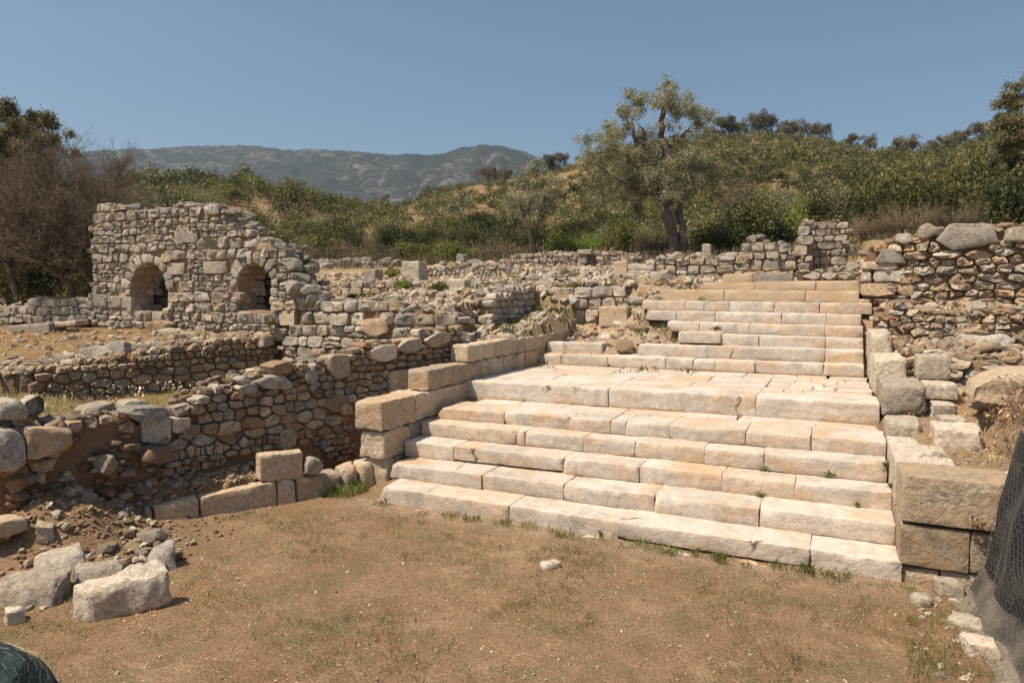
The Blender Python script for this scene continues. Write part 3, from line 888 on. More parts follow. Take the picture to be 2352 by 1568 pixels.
def wall_thing(name, label, W, outline, rg, mat, style='rubble', size=.22, cat='wall', group=None, d=(.06, .6), holes=(), feats=(), aspect=1.45,
               core_extra=None, pick=None, limit=300, loc=None, top=True, topn=1.0, wmin=1.0, wmax=2.2, split=.15, cjit=.15, course_wav=.15, **kw):
    poly = W.outline(outline); hs = [W.outline(h) for h in holes]
    ss = [p[0] for p in poly]; zs = [p[1] for p in poly]
    c = W.pt((min(ss) + max(ss)) / 2, min(zs), 0)
    th = thing(name, label, cat, loc or c, group); th['kind'] = 'thing'
    corep = W.outline(core_extra) if core_extra else poly
    V, F = core_geo(W, corep, hs, d[0], d[1])
    if F: add('mortar_core', V, F, M_CORE, th, False)
    skip = []
    for f in feats:
        o = px_stone('stone', f[0], W, rg, f[1], th, depth=f[2] if len(f) > 2 else .3, proud=f[3] if len(f) > 3 else .035, bulge=f[4] if len(f) > 4 else .02, cut=f[5] if len(f) > 5 else .1)
        skip.append(W.outline(f[0]))
    if style == 'rubble': cells = rubble_cells(min(ss), max(ss), min(zs), max(zs), size, rg, aspect)
    else: cells = course_cells(min(ss), max(ss), min(zs), max(zs), size, rg, wmin, wmax, course_wav, split, cjit)
    masonry(th, W, cells, poly, rg, mat, hs, limit, pick=pick, skip=skip, **kw)
    if top: top_rocks(th, W, poly, rg, mat, size, d, topn)
    return th

def top_rocks(th, W, poly, rg, mat, size, d, dens=1.0, sub=3):
    """stones lying along the broken top of a wall, over its whole thickness"""
    ss = [p[0] for p in poly]; s0, s1 = min(ss), max(ss)
    n = int((s1 - s0) / (size * .9) * dens * max(1, (d[1] - .1) / (size * 1.6)))
    for i in range(min(n, 110)):
        s = lerp(s0, s1, (i + rg.random()) / n)
        zt = None
        for q in range(400, -100, -1):
            z = q * .02
            if inside(poly, s, z): zt = z; break
        if zt is None or not inside(poly, s, zt - .15): continue
        a = size * rg.uniform(.45, 1.15)
        dd = rg.uniform(.12, d[1] - .05)
        p = W.pt(s, zt + a * rg.uniform(-.25, .12), dd)
        rock('stone', mat, p, (a * rg.uniform(.9, 1.7), a * rg.uniform(.8, 1.3), a * rg.uniform(.55, .9)), rg, th, sub=sub)

rw = random.Random(21)
# --- long rubble wall beside the pit
WA = Wall(LA0, LA1, .05, 0.0)
tops = [(-40, 990), (0, 985), (60, 965), (160, 968), (250, 948), (320, 962), (395, 950), (450, 908), (500, 885), (560, 870), (640, 845), (720, 835), (760, 818), (800, 810), (850, 784), (905, 780), (960, 767), (1020, 745), (1068, 755)]
def pickA(rg, cc, A):
    return rg.choice((M_WARM, M_WARM, M_RUB, M_WARM, M_WARM, M_GREY, M_BRICK if A < .03 and rg.random() < .35 else M_RUB))
wall_thing('rubble_wall', 'long shaded rubble wall running from the pit edge up to the foot of the stairs', WA,
           tops + [(1070, 838), (1055, 848), (960, 854), (948, 908), (822, 918), (815, 985), (828, 1045), (760, 1055), (700, 1015), (640, 1035), (560, 1040), (480, 1078), (400, 1095), (330, 1088),
                   (315, 1015), (290, 985), (240, 985), (165, 1000), (150, 1080), (80, 1110), (-40, 1100)], rw, M_WARM, 'rubble', .17, d=(.06, .75),
           core_extra=[(x, y + 6) for x, y in tops] + [(1066, 860), (980, 1000), (860, 1130), (700, 1190), (350, 1260), (-40, 1400)],
           feats=[([(321, 958), (390, 955), (391, 1010), (352, 1018), (326, 1014)], M_PALE, .35, .06, .015, .06), ([(391, 957), (434, 958), (436, 985), (405, 996), (391, 990)], M_PALE, .35, .05, .02, .1),
                  ([(888, 852), (946, 845), (948, 890), (893, 905)], M_TAN, .35, .10, .02, .07), ([(750, 822), (762, 813), (798, 813), (800, 862), (770, 873), (757, 860)], M_PALE, .4, .08, .03, .1),
                  ([(574, 875), (610, 862), (640, 858), (667, 880), (660, 893), (600, 892)], M_GREY, .5, .12, .05, .12), ([(539, 890), (560, 880), (585, 878), (588, 898), (560, 905), (545, 902)], M_PALE, .4, .1, .03, .12),
                  ([(697, 850), (722, 842), (730, 870), (715, 885), (700, 880)], M_GREY, .35, .06, .03, .15), ([(614, 840), (655, 826), (670, 838), (664, 858), (622, 860)], M_RUB, .4, .1, .04, .12),
                  ([(905, 795), (925, 780), (960, 775), (962, 800), (935, 812), (908, 805)], M_PALE, .5, .12, .05, .12), ([(965, 780), (1000, 760), (1028, 765), (1026, 785), (985, 800)], M_PALE, .5, .12, .05, .12),
                  ([(840, 805), (870, 790), (905, 790), (903, 820), (875, 832), (845, 822)], M_PALE, .45, .12, .05, .12),
                  ([(740, 930), (760, 905), (800, 905), (800, 935), (770, 950)], M_RUB, .3, .03, .03, .15), ([(640, 1010), (650, 985), (685, 985), (678, 1022), (650, 1035)], M_TAN, .3, .03, .015, .08)],
           pick=pickA, limit=300, proud=.055, depth=.26, tilt=.24, gap=.010, bulge=.03, jit=.10, cut=.10, front_noise=.035, topn=1.3)

# --- dressed blocks at the foot of the wall
WR = Wall((-9.54, 7.19), (-7.63, 10.35), 0, 0)
foot = thing('ashlar_footing', 'row of large dressed blocks on the ground along the foot of the shaded rubble wall', 'wall', (-8.6, 8.8, 0)); foot['kind'] = 'thing'
cols = [(330, 1172, 1211), (352, 1166, 1207), (459, 1143, 1190), (637, 1105, 1170), (680, 1101, 1163), (784, 1082, 1146), (826, 1066, 1135), (866, 1060, 1122)]
for i in range(len(cols) - 1):
    (xa, ta, ba), (xb, tb, bb) = cols[i], cols[i + 1]
    (sa, za), (sb, zb) = WR.px(xa, ta), WR.px(xb, tb); g = .012
    if i == 4: zb -= .02
    c8 = [WR.pt(sa + g, -.12, 0), WR.pt(sb - g, -.12, 0), WR.pt(sa + g, -.12, .45), WR.pt(sb - g, -.12, .45), WR.pt(sa + g, za, .02), WR.pt(sb - g, zb, .02), WR.pt(sa + g, za, .45), WR.pt(sb - g, zb, .45)]
    V, F = block_geo(c8, seed=400 + i * 7, r=.03 if i < 4 else .05, rough=.010, chips=[(rw.random(), 0, 1, .2, .05)] + ([(.5, 0, .8, .35, .12)] if i >= 5 else []), step=.09)
    add('ashlar_block', V, F, M_TAN, foot, True, 42)
def face_block(name, label, x0, y0, x1, y1, W, depth, mat, cat='stone block', seed=1, r=.03, rough=.012, chips=(), parent=None, dd=0.0, skew=(0, 0, 0, 0), zmin=None, group=None, step=.08):
    """block whose front face covers the print rectangle x0..x1, y0..y1 on the plane of W; skew shifts z of (bl, br, tl, tr)"""
    q = [W.px(x0, y1 + skew[0]), W.px(x1, y1 + skew[1]), W.px(x0, y0 + skew[2]), W.px(x1, y0 + skew[3])]
    if zmin is not None: q[0] = (q[0][0], zmin); q[1] = (q[1][0], zmin)
    c8 = [W.pt(q[0][0], q[0][1], dd), W.pt(q[1][0], q[1][1], dd), W.pt(q[0][0], q[0][1], dd + depth), W.pt(q[1][0], q[1][1], dd + depth),
          W.pt(q[2][0], q[2][1], dd), W.pt(q[3][0], q[3][1], dd), W.pt(q[2][0], q[2][1], dd + depth), W.pt(q[3][0], q[3][1], dd + depth)]
    V, F = block_geo(c8, seed=seed, r=r, rough=rough, chips=chips, step=step)
    o = add(name, V, F, mat, parent, True, 42)
    if parent is None: tag(o, label, cat, group)
    return o
face_block('fallen_block', 'reddish tan dressed block sitting on the row of footing blocks below the rubble wall', 598, 1046, 700, 1104, WR, .32, M_TAN, seed=52, dd=.06, skew=(6, -4, 2, -8), r=.035, rough=.02)
px_stone('boulder', [(703, 1068), (715, 1048), (738, 1055), (741, 1078), (730, 1092), (704, 1090)], Wall((-9.46, 7.19), (-7.55, 10.35)), rw, M_GREY, None, .25, .06, cut=.2)
tag(bpy.data.objects[-1] if False else COL.objects[-1], 'small rounded grey stone beside the tan block on the footing row', 'stone')

# --- dressed wall flanking the stairs on the left
XL = -7.38
ash = thing('ashlar_stair_wall', 'stepped wall of dressed tan blocks flanking the left side of the staircase', 'wall', (XL, 10.3, 0)); ash['kind'] = 'thing'
ra = random.Random(5)
def course(cols, z0, z1, thick=.5, mat=M_TAN, dz=None, dx=0.0, front_chips=()):
    Y = [at_x(c, 800, XL).y for c in cols]
    for i in range(len(Y) - 1):
        g = .005; jx = ra.uniform(-.012, .012) + dx; t = z1 + ra.uniform(-.012, .012)
        ch = [(1, ra.random(), ra.choice((1, 1, 1, .5)), ra.uniform(.1, .35), ra.uniform(.02, .07)) for _ in range(ra.choice((1, 2, 3, 4)))]
        if i == 0: ch += list(front_chips)
        # x runs from the back of the wall to its face
        c8 = box8(XL - thick, XL + jx, Y[i] + g, Y[i + 1] - g, z0 + .004, t)
        V, F = block_geo(c8, seed=int(Y[i] * 77 + z0 * 13), r=.022, rough=.016, chips=ch, step=.07, edge=1.2)
        add('ashlar_block', V, F, mat, ash, True, 42)
course([884, 908, 945, 985], -.1, .55, .5, front_chips=[(.3, 0, .8, .4, .1)])
course([879, 940, 1000], .56, 1.08, .55, front_chips=[(.15, 0, .9, .3, .08)])
course([875, 953, 1056, 1120], 1.09, 1.63, .62, front_chips=[(.2, 0, 1, .35, .08), (.4, 0, .1, .25, .05)])
course([983, 1057, 1104, 1129, 1158, 1177, 1192, 1207, 1233, 1275, 1325, 1375], 1.64, 2.06, .5, front_chips=[(.2, 0, 1, .2, .05)])
course([1074, 1137, 1154, 1177, 1211, 1247, 1290, 1335, 1388], 2.07, 2.455, .45, front_chips=[(.5, 0, 1, .2, .05)])
course([1311, 1349, 1378, 1400], 2.47, 2.82, .55, M_PALE, front_chips=[(.2, 0, 1, .4, .12)])

# --- shaded wall behind the first
WB = Wall(LB0, LB1, .06, 0)
wall_thing('rubble_wall', 'lower rubble wall in shadow below the yellow grass terrace', WB,
           [(40, 885), (90, 862), (140, 850), (200, 838), (260, 836), (330, 818), (400, 797), (440, 790), (500, 786), (560, 776), (610, 768), (634, 762), (640, 850), (640, 920), (400, 985), (150, 985), (40, 950)],
           rw, M_RUB, 'rubble', .20, d=(.06, .9), pick=pickA, limit=290, proud=.06, depth=.26, tilt=.22, gap=.012, bulge=.03, jit=.10, cut=.10, front_noise=.035, topn=1.5)

# --- wall with the two arches
WH = Wall((-40, YW), (0, YW), 0, 0)
def arch(cx, sy, hw, base):
    (sl, z0), (sr, _) = WH.px(cx - hw, sy), WH.px(cx + hw, sy); zb = WH.px(cx, base)[1]
    return ((sl + sr) / 2, z0, (sr - sl) / 2, zb)
AR = [arch(343, 666, 42, 718), arch(584, 660, 40, 716)]
def arch_poly(a, extra=0.0, n=14):
    sc, z0, r, zb = a; r += extra
    return [(sc - r, zb), ] + [(sc - r * math.cos(math.pi * i / n), z0 + r * math.sin(math.pi * i / n)) for i in range(n + 1)] + [(sc + r, zb)]
arch_out = [(205, 752), (203, 690), (212, 640), (208, 590), (215, 520), (211, 497), (222, 480), (240, 470), (300, 478), (315, 490), (370, 478), (400, 470), (450, 467), (470, 477), (520, 482), (523, 500),
            (575, 530), (585, 545), (612, 555), (642, 562), (665, 582), (682, 620), (692, 650), (735, 668), (740, 692), (640, 696), (638, 790), (600, 802), (440, 802), (390, 775), (330, 765)]
poly = WH.outline(arch_out); holes = [arch_poly(a) for a in AR]; rings = [arch_poly(a, .36)[1:-1] for a in AR]
rings = [[(a[0] - a[2] - .36, a[1])] + r + [(a[0] + a[2] + .36, a[1])] for a, r in zip(AR, rings)]
TH = 1.1
cen = WH.pt(WH.px(440, 790)[0], 2.3)
aw = thing('arched_wall', 'tall grey stone wall with two round arched openings and a sloping broken top', 'wall', cen); aw['kind'] = 'thing'
V, F = core_geo(WH, poly, holes, .05, TH - .3, g=.09, inset=.15)
add('mortar_core', V, F, earth_mat('lime_mortar', (.36, .27, .19), (.40, .24, .14), (.27, .20, .14), .3), aw, False)
rh = random.Random(33); skip = [] + rings
def dressed(x0, y0, x1, y1, m=None):
    q = [(x0, y1), (x1, y1 - 1), (x1, y0 + 1), (x0, y0)]
    px_stone('stone', q, WH, rh, m or M_GREY, aw, depth=.25, proud=.05, bulge=.008, cut=.05, tilt=.02, fnz=.006); skip.append(WH.outline(q))
for q in ((402, 530, 455, 558), (386, 603, 425, 631), (468, 600, 522, 629), (216, 676, 248, 706), (251, 679, 282, 707), (283, 681, 305, 708), (449, 748, 474, 775)): dressed(*q)
px_stone('stone', [(586, 572), (598, 558), (618, 558), (628, 568), (625, 580), (600, 580)], WH, rh, M_OCH, aw, .5, .06, cut=.15)
lab = aw.children[-1]; lab['label'] = 'smooth orange brown stone on the sloping top'
def pickH(rg, cc, A): return M_BRICK if (A < .012 and rg.random() < .5) else (M_GREY if rg.random() < .85 else M_TERR)
ss = [p[0] for p in poly]; zs = [p[1] for p in poly]
cells = course_cells(min(ss), max(ss), min(zs), max(zs), .285, rh, .9, 2.0, .2, .22, .2)
masonry(aw, WH, cells, poly, rh, M_GREY, holes, 290, pick=pickH, skip=skip, proud=.05, depth=.28, tilt=.16, gap=.016, bulge=.03, jit=.12, cut=.15, front_noise=.035, sharp=32)
for a in AR:
    sc, z0, r, zb = a; n = 10
    for i in range(n):
        for j, (da, db) in enumerate(((-.04, .40), (.42, .74), (.76, TH))):
            t0, t1 = math.pi * (i + .04 + rh.uniform(-.08, .08)) / n, math.pi * (i + .95 + rh.uniform(-.08, .08)) / n
            r0, r1 = r + rh.uniform(-.01, .03), r + rh.uniform(.28, .46)
            P = lambda t, q, d: WH.pt(sc - q * math.cos(t), z0 + q * math.sin(t), d)
            d0 = da + rh.uniform(-.03, .03)
            c8 = [P(t0, r0, d0), P(t1, r0, d0), P(t0, r0, db), P(t1, r0, db), P(t0, r1, d0), P(t1, r1, d0), P(t0, r1, db), P(t1, r1, db)]
            V, F = block_geo(c8, seed=i * 9 + j + int(sc * 3), r=.04, rough=.02, step=.12); add('voussoir', V, F, rh.choice((M_GREY, M_GREY, M_TERR)), aw, True, 45)
    for sgn in (-1, 1):
        xj = -40 + sc + sgn * r
        WJ = Wall((xj, YW), (xj, YW + 1)) if sgn < 0 else Wall((xj, YW + 1), (xj, YW))
        cc = course_cells(0, TH, zb - .05, z0, .27, rh, .9, 1.8, .1, .1, .1)
        masonry(aw, WJ, cc, [(0, zb - .05), (TH, zb - .05), (TH, z0 + .05), (0, z0 + .05)], rh, M_TERR, (), 60, depth=.22, proud=.03, gap=.014, bulge=.03, jit=.05, cut=.2)
top_rocks(aw, WH, poly, rh, M_GREY, .30, (.1, TH), 1.5)
for (x_, y_, Y_, s_) in ((690, 640, 15.6, .5), (702, 660, 15.7, .5), (718, 674, 15.6, .5), (733, 684, 15.7, .45), (690, 668, 15.5, .55), (706, 690, 15.6, .5), (676, 612, 15.6, .5), (686, 628, 16.1, .5), (700, 648, 16.2, .55),
                         (715, 662, 16.3, .5), (730, 676, 16.3, .5), (668, 596, 15.8, .45), (652, 572, 15.7, .45), (640, 565, 16.1, .45), (720, 690, 15.5, .4), (690, 655, 16.4, .55), (708, 676, 16.5, .5)):
    rock('stone', M_GREY, at_y(x_, y_, Y_), (s_ * 1.25, s_, s_ * .85), rh, aw)
# low wall added behind the left opening so its lower part reads dark
sc, z0, r, zb = AR[0]; WN = Wall((-40, YW + 1.45), (0, YW + 1.45)); bo = [(sc - r - 2.6, zb - .3), (sc + r - 1.0, zb - .3), (sc + r - 1.0, z0 - .35), (sc + r - 1.8, z0 - .25), (sc + r - 2.2, z0 + 1.0), (sc - r - 2.6, z0 + 1.0)]
V, F = core_geo(WN, bo, (), .08, .5); add('mortar_core', V, F, M_CORE, aw, False)
masonry(aw, WN, course_cells(bo[0][0], bo[1][0], bo[0][1], z0 + .9, .27, rh, .9, 2, .1, .1, .1), bo, rh, M_GREY, (), 80, depth=.2, proud=.03, gap=.02, bulge=.03, cut=.15)
# the right opening is blind: a dark wall closes it at the back
sc, z0, r, zb = AR[1]; WN = Wall((-40, YW + 1.5), (0, YW + 1.5)); bo = [(sc - r - 2.6, zb - .3), (sc + r - .7, zb - .3), (sc + r - .7, z0 + r + .3), (sc - r - 2.6, z0 + r + .3)]
V, F = core_geo(WN, bo, (), .08, .5); add('mortar_core', V, F, M_CORE, aw, False)
masonry(aw, WN, course_cells(bo[0][0], bo[1][0], bo[0][1], bo[2][1], .27, rh, .9, 2, .1, .1, .1), bo, rh, M_GREY, (), 80, depth=.2, proud=.03, gap=.014, bulge=.03, cut=.15)

# --- its continuation to the right, low courses up to the rubble wall
WX = Wall((-40, YW - .05), (0, YW - .05), .04, 2.0)
xo = [(640, 870), (640, 692), (690, 688), (740, 690), (790, 690), (832, 700), (850, 692), (905, 692), (925, 712), (960, 706), (1005, 716), (1062, 738), (1066, 805), (960, 810), (860, 815), (760, 845)]
wall_thing('cross_wall', 'sunlit low wall of squared pale stones right of the arches', WX, xo, rh, M_PALE, 'course', .30, d=(.06, .7), wmin=1.0, wmax=2.1, split=.2, cjit=.16, course_wav=.2,
           feats=[([(642, 714), (681, 713), (681, 746), (643, 748)], M_TAN, .3, .05, .01, .05), ([(830, 735), (860, 730), (890, 735), (895, 762), (870, 772), (838, 765)], M_OCH, .4, .06, .05, .2)],
           pick=lambda rg, cc, A: rg.choice((M_PALE, M_PALE, M_TERR, M_GREY)), proud=.05, depth=.3, gap=.014, bulge=.05, jit=.08, cut=.15, front_noise=.03, topn=1.5)
# --- low wall on the left of the arches
wall_thing('low_wall', 'low weathered grey wall leading left from the arches across the grass terrace', WX, [(-30, 735), (-30, 712), (30, 708), (60, 700), (80, 692), (110, 683), (150, 690), (205, 690), (203, 748), (140, 744), (60, 738)],
           rh, M_GREY, 'course', .33, d=(.1, .6), cjit=.15, course_wav=.25, proud=.06, gap=.014, bulge=.05, cut=.16, topn=.7)

# --- corner of a room, left of the landing wall
WC = Wall((-8.8, 15), (-8.8, 25), .05, 2.3)
wall_thing('rubble_wall', 'rubble corner wall with a rounded dim face behind the dressed stair wall', WC, [(1122, 780), (1126, 692), (1150, 676), (1180, 662), (1226, 652), (1232, 738), (1182, 765)], rw, M_TERR, 'rubble', .24, d=(.1, 1.0),
           proud=.06, gap=.014, bulge=.028, jit=.08, cut=.14, topn=1.6)
WC2 = Wall((-30, 17.45), (0, 17.45), .25, 2.3)
wall_thing('rubble_wall', 'crumbling earthy end of the rubble corner wall facing the pit', WC2, [(985, 780), (990, 715), (1040, 690), (1065, 672), (1100, 676), (1127, 690), (1124, 782)], rw, M_RUB, 'rubble', .26, d=(.05, .5),
           pick=lambda rg, cc, A: rg.choice((M_RUB, M_TERR)), proud=.09, gap=.05, bulge=.05, jit=.1, cut=.14, topn=1.2)

# --- remains of rooms on the plateau: name, label, depth Y, outline, course height, material, style
rm = random.Random(77)
def fw(Y): return Wall((-60, Y), (40, Y), .03, 3.0)
PLAT = [
    ('low wall of large squared blocks in two courses left of the upper steps', 21.0, [(1226, 740), (1228, 674), (1300, 668), (1400, 662), (1440, 655), (1446, 690), (1478, 692), (1480, 715), (1400, 735)], .40, M_PALE, 'course', dict(wmin=1.1, wmax=1.9)),
    ('row of big rounded blocks directly left of the top steps', 23.6, [(1356, 666), (1356, 642), (1400, 633), (1480, 632), (1546, 635), (1548, 656), (1450, 668)], .42, M_PALE, 'course', dict(wmin=.9, wmax=1.6)),
    ('line of flat pale stones behind the corner wall', 24.2, [(1176, 658), (1176, 640), (1230, 633), (1300, 636), (1342, 640), (1342, 658)], .22, M_PALE, 'course', dict(wmin=1.4, wmax=3)),
    ('low row of long pale stones above the two course block wall', 22.4, [(1222, 676), (1222, 656), (1300, 650), (1372, 650), (1372, 672)], .22, M_PALE, 'course', dict(wmin=1.5, wmax=3.2)),
    ('low pale block row in front of the orange lit block', 28.0, [(1255, 640), (1258, 624), (1300, 620), (1408, 622), (1412, 640)], .30, M_TERR, 'course', dict(wmin=1.4, wmax=2.6)),
    ('long coursed grey wall at the back beneath the green bushes', 33.0, [(1120, 612), (1150, 600), (1175, 588), (1210, 586), (1250, 578), (1325, 578), (1400, 580), (1470, 583), (1472, 605), (1402, 620), (1150, 622)], .26, M_TERR, 'course', {}),
    ('rough stone wall below the olive tree left of the pier stumps', 25.2, [(1500, 625), (1490, 600), (1500, 592), (1560, 588), (1650, 584), (1705, 584), (1708, 615), (1650, 642), (1648, 668), (1550, 668), (1545, 630)], .32, M_TERR, 'course', dict(split=.3)),
    ('low loose stone curb right above the topmost step', 22.7, [(1822, 646), (1824, 625), (1870, 622), (1920, 620), (1960, 618), (1976, 625), (1976, 648)], .24, M_PALE, 'rubble', {}),
    ('short rounded pier stump nearest the topmost step', 26.6, [(1712, 622), (1712, 590), (1706, 575), (1712, 556), (1730, 546), (1752, 546), (1768, 556), (1776, 575), (1778, 622)], .34, M_GREY, 'course', dict(wmin=1.0, wmax=2)),
    ('narrow pier stump between the rounded pier and the tall one', 26.8, [(1783, 622), (1784, 585), (1780, 565), (1795, 556), (1815, 558), (1822, 580), (1821, 622)], .32, M_GREY, 'course', dict(wmin=.9, wmax=1.6)),
    ('low crumbled wall filling the gap beside the tall pier', 27.6, [(1818, 622), (1820, 560), (1832, 545), (1842, 550), (1842, 622)], .3, M_GREY, 'rubble', {}),
    ('low back wall of squared stones behind the rubble field on the left', 34.0, [(715, 620), (720, 604), (760, 600), (800, 595), (870, 598), (915, 598), (918, 618)], .36, M_GREY, 'course', {}),
    ('rubble wall across the plateau between the standing block and the small olive', 27.6, [(976, 648), (978, 612), (1010, 606), (1060, 604), (1120, 606), (1170, 612), (1200, 618), (1226, 625), (1230, 642), (1100, 645)], .3, M_TERR, 'rubble', {}),
    ('line of grey weathered stones across the rubble slope', 21.6, [(770, 672), (790, 640), (840, 645), (900, 650), (960, 654), (1003, 660), (1003, 676), (900, 672)], .34, M_TERR, 'course', dict(wmin=1.2, wmax=2.2)),
    ('short row of grey stones with green weeds on the rubble slope', 22.6, [(1005, 678), (1006, 655), (1050, 650), (1117, 655), (1117, 676)], .3, M_GREY, 'course', dict(wmin=1.4, wmax=2.6)),
]
for i, (lab, Y, out, hg, m, st, kw) in enumerate(PLAT):
    k2 = dict(proud=.05, gap=.014, bulge=.028, jit=.09, cut=.15, front_noise=.03); k2.update(kw)
    def pk(rg, cc, A, m=m): return m if rg.random() < .7 else rg.choice((M_TERR, M_PALE, M_GREY))
    wall_thing('ruined_wall', lab, fw(Y), out, rm, m, st, hg, cat='wall', d=(.06, .65), pick=pk, limit=200, topn=1.0, **k2)
# tall pier with a recessed panel
tw = wall_thing('pier', 'tallest grey pier with a shadowed recess beside the rubble bank', fw(26.5), [(1836, 620), (1838, 560), (1842, 520), (1850, 508), (1866, 510), (1867, 620)], rm, M_GREY, 'course', .3, cat='pier', d=(.1, 1.1), wmin=.8, wmax=1.6,
                proud=.05, gap=.014, bulge=.04, jit=.08, cut=.15, topn=.8)
WP = fw(27.25); po = [(1860, 622), (1862, 508), (1880, 504), (1950, 503), (1958, 525), (1956, 622)]
masonry(tw, WP, course_cells(*[f(p[i] for p in WP.outline(po)) for i in (0, 1) for f in (min, max)], .27, rm, .8, 1.9, .4, .2, .3), WP.outline(po), rm, M_GREY, proud=.02, gap=.014, bulge=.015, jit=.08, partname='stone')
V, F = core_geo(WP, WP.outline(po), (), .06, .5); add('mortar_core', V, F, M_CORE, tw, False)
WQ = fw(26.9); qo = [(1938, 622), (1940, 545), (1958, 540), (1960, 622)]
masonry(tw, WQ, course_cells(*[f(p[i] for p in WQ.outline(qo)) for i in (0, 1) for f in (min, max)], .28, rm, .9, 1.6), WQ.outline(qo), rm, M_GREY, proud=.04, gap=.014, bulge=.03, depth=.5)

# --- rubble bank right of the stairs, in three tiers
rr = random.Random(91)
def pickR(rg, cc, A): return rg.choice((M_WARM, M_WARM, M_WARM, M_TERR, M_GREY, M_BRICK if A < .05 and rg.random() < .3 else M_RUB))
WT1 = Wall((-10, 21.0), (20, 21.0), .12, 3.3)
wall_thing('rubble_wall', 'tall rough wall of big mixed stones right of the topmost steps', WT1,
           [(1972, 700), (1966, 640), (1976, 600), (1998, 575), (2040, 560), (2060, 548), (2100, 545), (2125, 528), (2160, 525), (2270, 520), (2352, 512), (2430, 505), (2450, 700), (2250, 715), (2100, 712)], rr, M_WARM, 'rubble', .27, d=(.05, .9), aspect=2.0,
           feats=[([(2146, 552), (2182, 514), (2278, 516), (2292, 558), (2188, 576)], M_GREY, .6, .2, .02, .05), ([(2008, 604), (2026, 572), (2064, 570), (2080, 606)], M_GREY, .5, .18, .015, .05),
                  ([(2302, 556), (2312, 524), (2400, 520), (2410, 560)], M_GREY, .6, .22, .02, .06), ([(2055, 555), (2058, 538), (2090, 536), (2098, 555), (2075, 562)], M_GREY, .45, .15, .03, .12),
                  ([(2108, 548), (2112, 520), (2130, 512), (2152, 524), (2148, 540), (2122, 552)], M_GREY, .5, .15, .05, .15), ([(1977, 618), (1979, 602), (2060, 600), (2062, 618), (2030, 622)], M_TERR, .5, .12, .03, .08),
                  ([(2004, 640), (2008, 622), (2076, 622), (2080, 648), (2010, 648)], M_TERR, .5, .10, .02, .08), ([(1976, 648), (1978, 626), (2000, 624), (2002, 648)], M_TERR, .5, .10, .03, .12),
                  ([(1976, 678), (1978, 650), (2055, 650), (2058, 676), (2020, 682)], M_OCH, .5, .10, .04, .1), ([(2060, 672), (2062, 652), (2095, 652), (2100, 675), (2082, 682)], M_OCH, .45, .10, .05, .2)],
           pick=pickR, proud=.12, gap=.014, bulge=.06, jit=.1, cut=.14, depth=.4, tilt=.3, front_noise=.06, topn=1.8)
WT2 = Wall((-10, 18.7), (20, 18.7), .3, 2.35)
wall_thing('rubble_bank', 'middle tier of the tumbled rubble bank right of the stairs', WT2, [(2005, 800), (2000, 712), (2060, 700), (2110, 716), (2180, 720), (2260, 715), (2430, 705), (2450, 830), (2300, 840), (2150, 830), (2060, 800)], rr, M_WARM, 'rubble', .19, cat='rubble bank', d=(.05, .6), aspect=2.0,
           feats=[([(2185, 790), (2200, 765), (2260, 770), (2300, 765), (2330, 780), (2300, 805), (2230, 808)], M_GREY, .5, .3, .05, .12)], pick=pickR, proud=.10, gap=.014, bulge=.04, jit=.12, cut=.12, depth=.4, tilt=.35, front_noise=.06, topn=1.6)
WT3 = Wall((-10, 16.4), (20, 16.4), .25, 1.6)
wall_thing('rubble_bank', 'lowest dark tier of the rubble bank above the dirt path right of the stairs', WT3, [(2110, 905), (2100, 835), (2090, 812), (2150, 812), (2200, 815), (2262, 822), (2400, 830), (2420, 930), (2262, 925), (2200, 915)], rr, M_WARM, 'rubble', .20, cat='rubble bank', d=(.05, .6), aspect=2.1,
           pick=pickR, proud=.10, gap=.02, bulge=.04, jit=.12, cut=.12, depth=.45, tilt=.35, front_noise=.06, topn=1.4)

# --- blocks flanking the stairs on the right
par = thing('parapet', 'battered line of large pale blocks along the right edge of the landing and steps', 'parapet', (.9, 13, 1.2)); par['kind'] = 'thing'
rp_ = random.Random(8)
def pblock(x0, x1, y0, y1, z0, z1, seed, m=M_PALE, r=.04, rough=.02, chips=(), sk=0.0, topsk=0.0):
    c8 = [(x0, y0, z0), (x1, y0, z0), (x0, y1, z0), (x1, y1, z0), (x0, y0, z1), (x1, y0, z1 + topsk), (x0 + sk, y1, z1), (x1 + sk, y1, z1 + topsk)]
    V, F = block_geo(c8, seed=seed, r=r, rough=rough, chips=chips, step=.09); return add('block', V, F, m, par, True, 42)
pblock(.84, 1.52, 13.4, 15.1, 1.50, 2.02, 3, chips=[(1, 0, .0, .6, .22), (1, 0, .6, .3, .1)])
pblock(.86, 1.36, 12.45, 13.3, .98, 1.55, 4, chips=[(1, 0, 1, .3, .1), (1, 0, .4, .2, .06)])
pblock(.80, 1.35, 15.12, 16.9, 1.6, 2.34, 5, chips=[(1, 0, 1, .3, .1)])
pblock(.80, 1.22, 16.92, 18.8, 1.7, 2.76, 6, chips=[(1, 0, 1, .5, .15), (0, 0, 1, .2, .05)])
pblock(1.5, 2.05, 15.0, 15.7, 2.0, 2.44, 7, m=M_PALE, chips=[(0, 0, 1, .3, .1)])
pblock(1.55, 2.08, 14.3, 14.9, 1.72, 2.0, 8, m=M_PALE)
pblock(1.6, 1.95, 13.5, 14.0, 1.42, 1.74, 9, m=M_TERR)
pblock(1.62, 2.0, 12.75, 13.25, 1.34, 1.62, 10, m=M_PALE)
pblock(1.45, 2.05, 11.75, 12.5, 1.30, 1.62, 11, m=M_PALE, chips=[(1, 0, 1, .25, .08)])
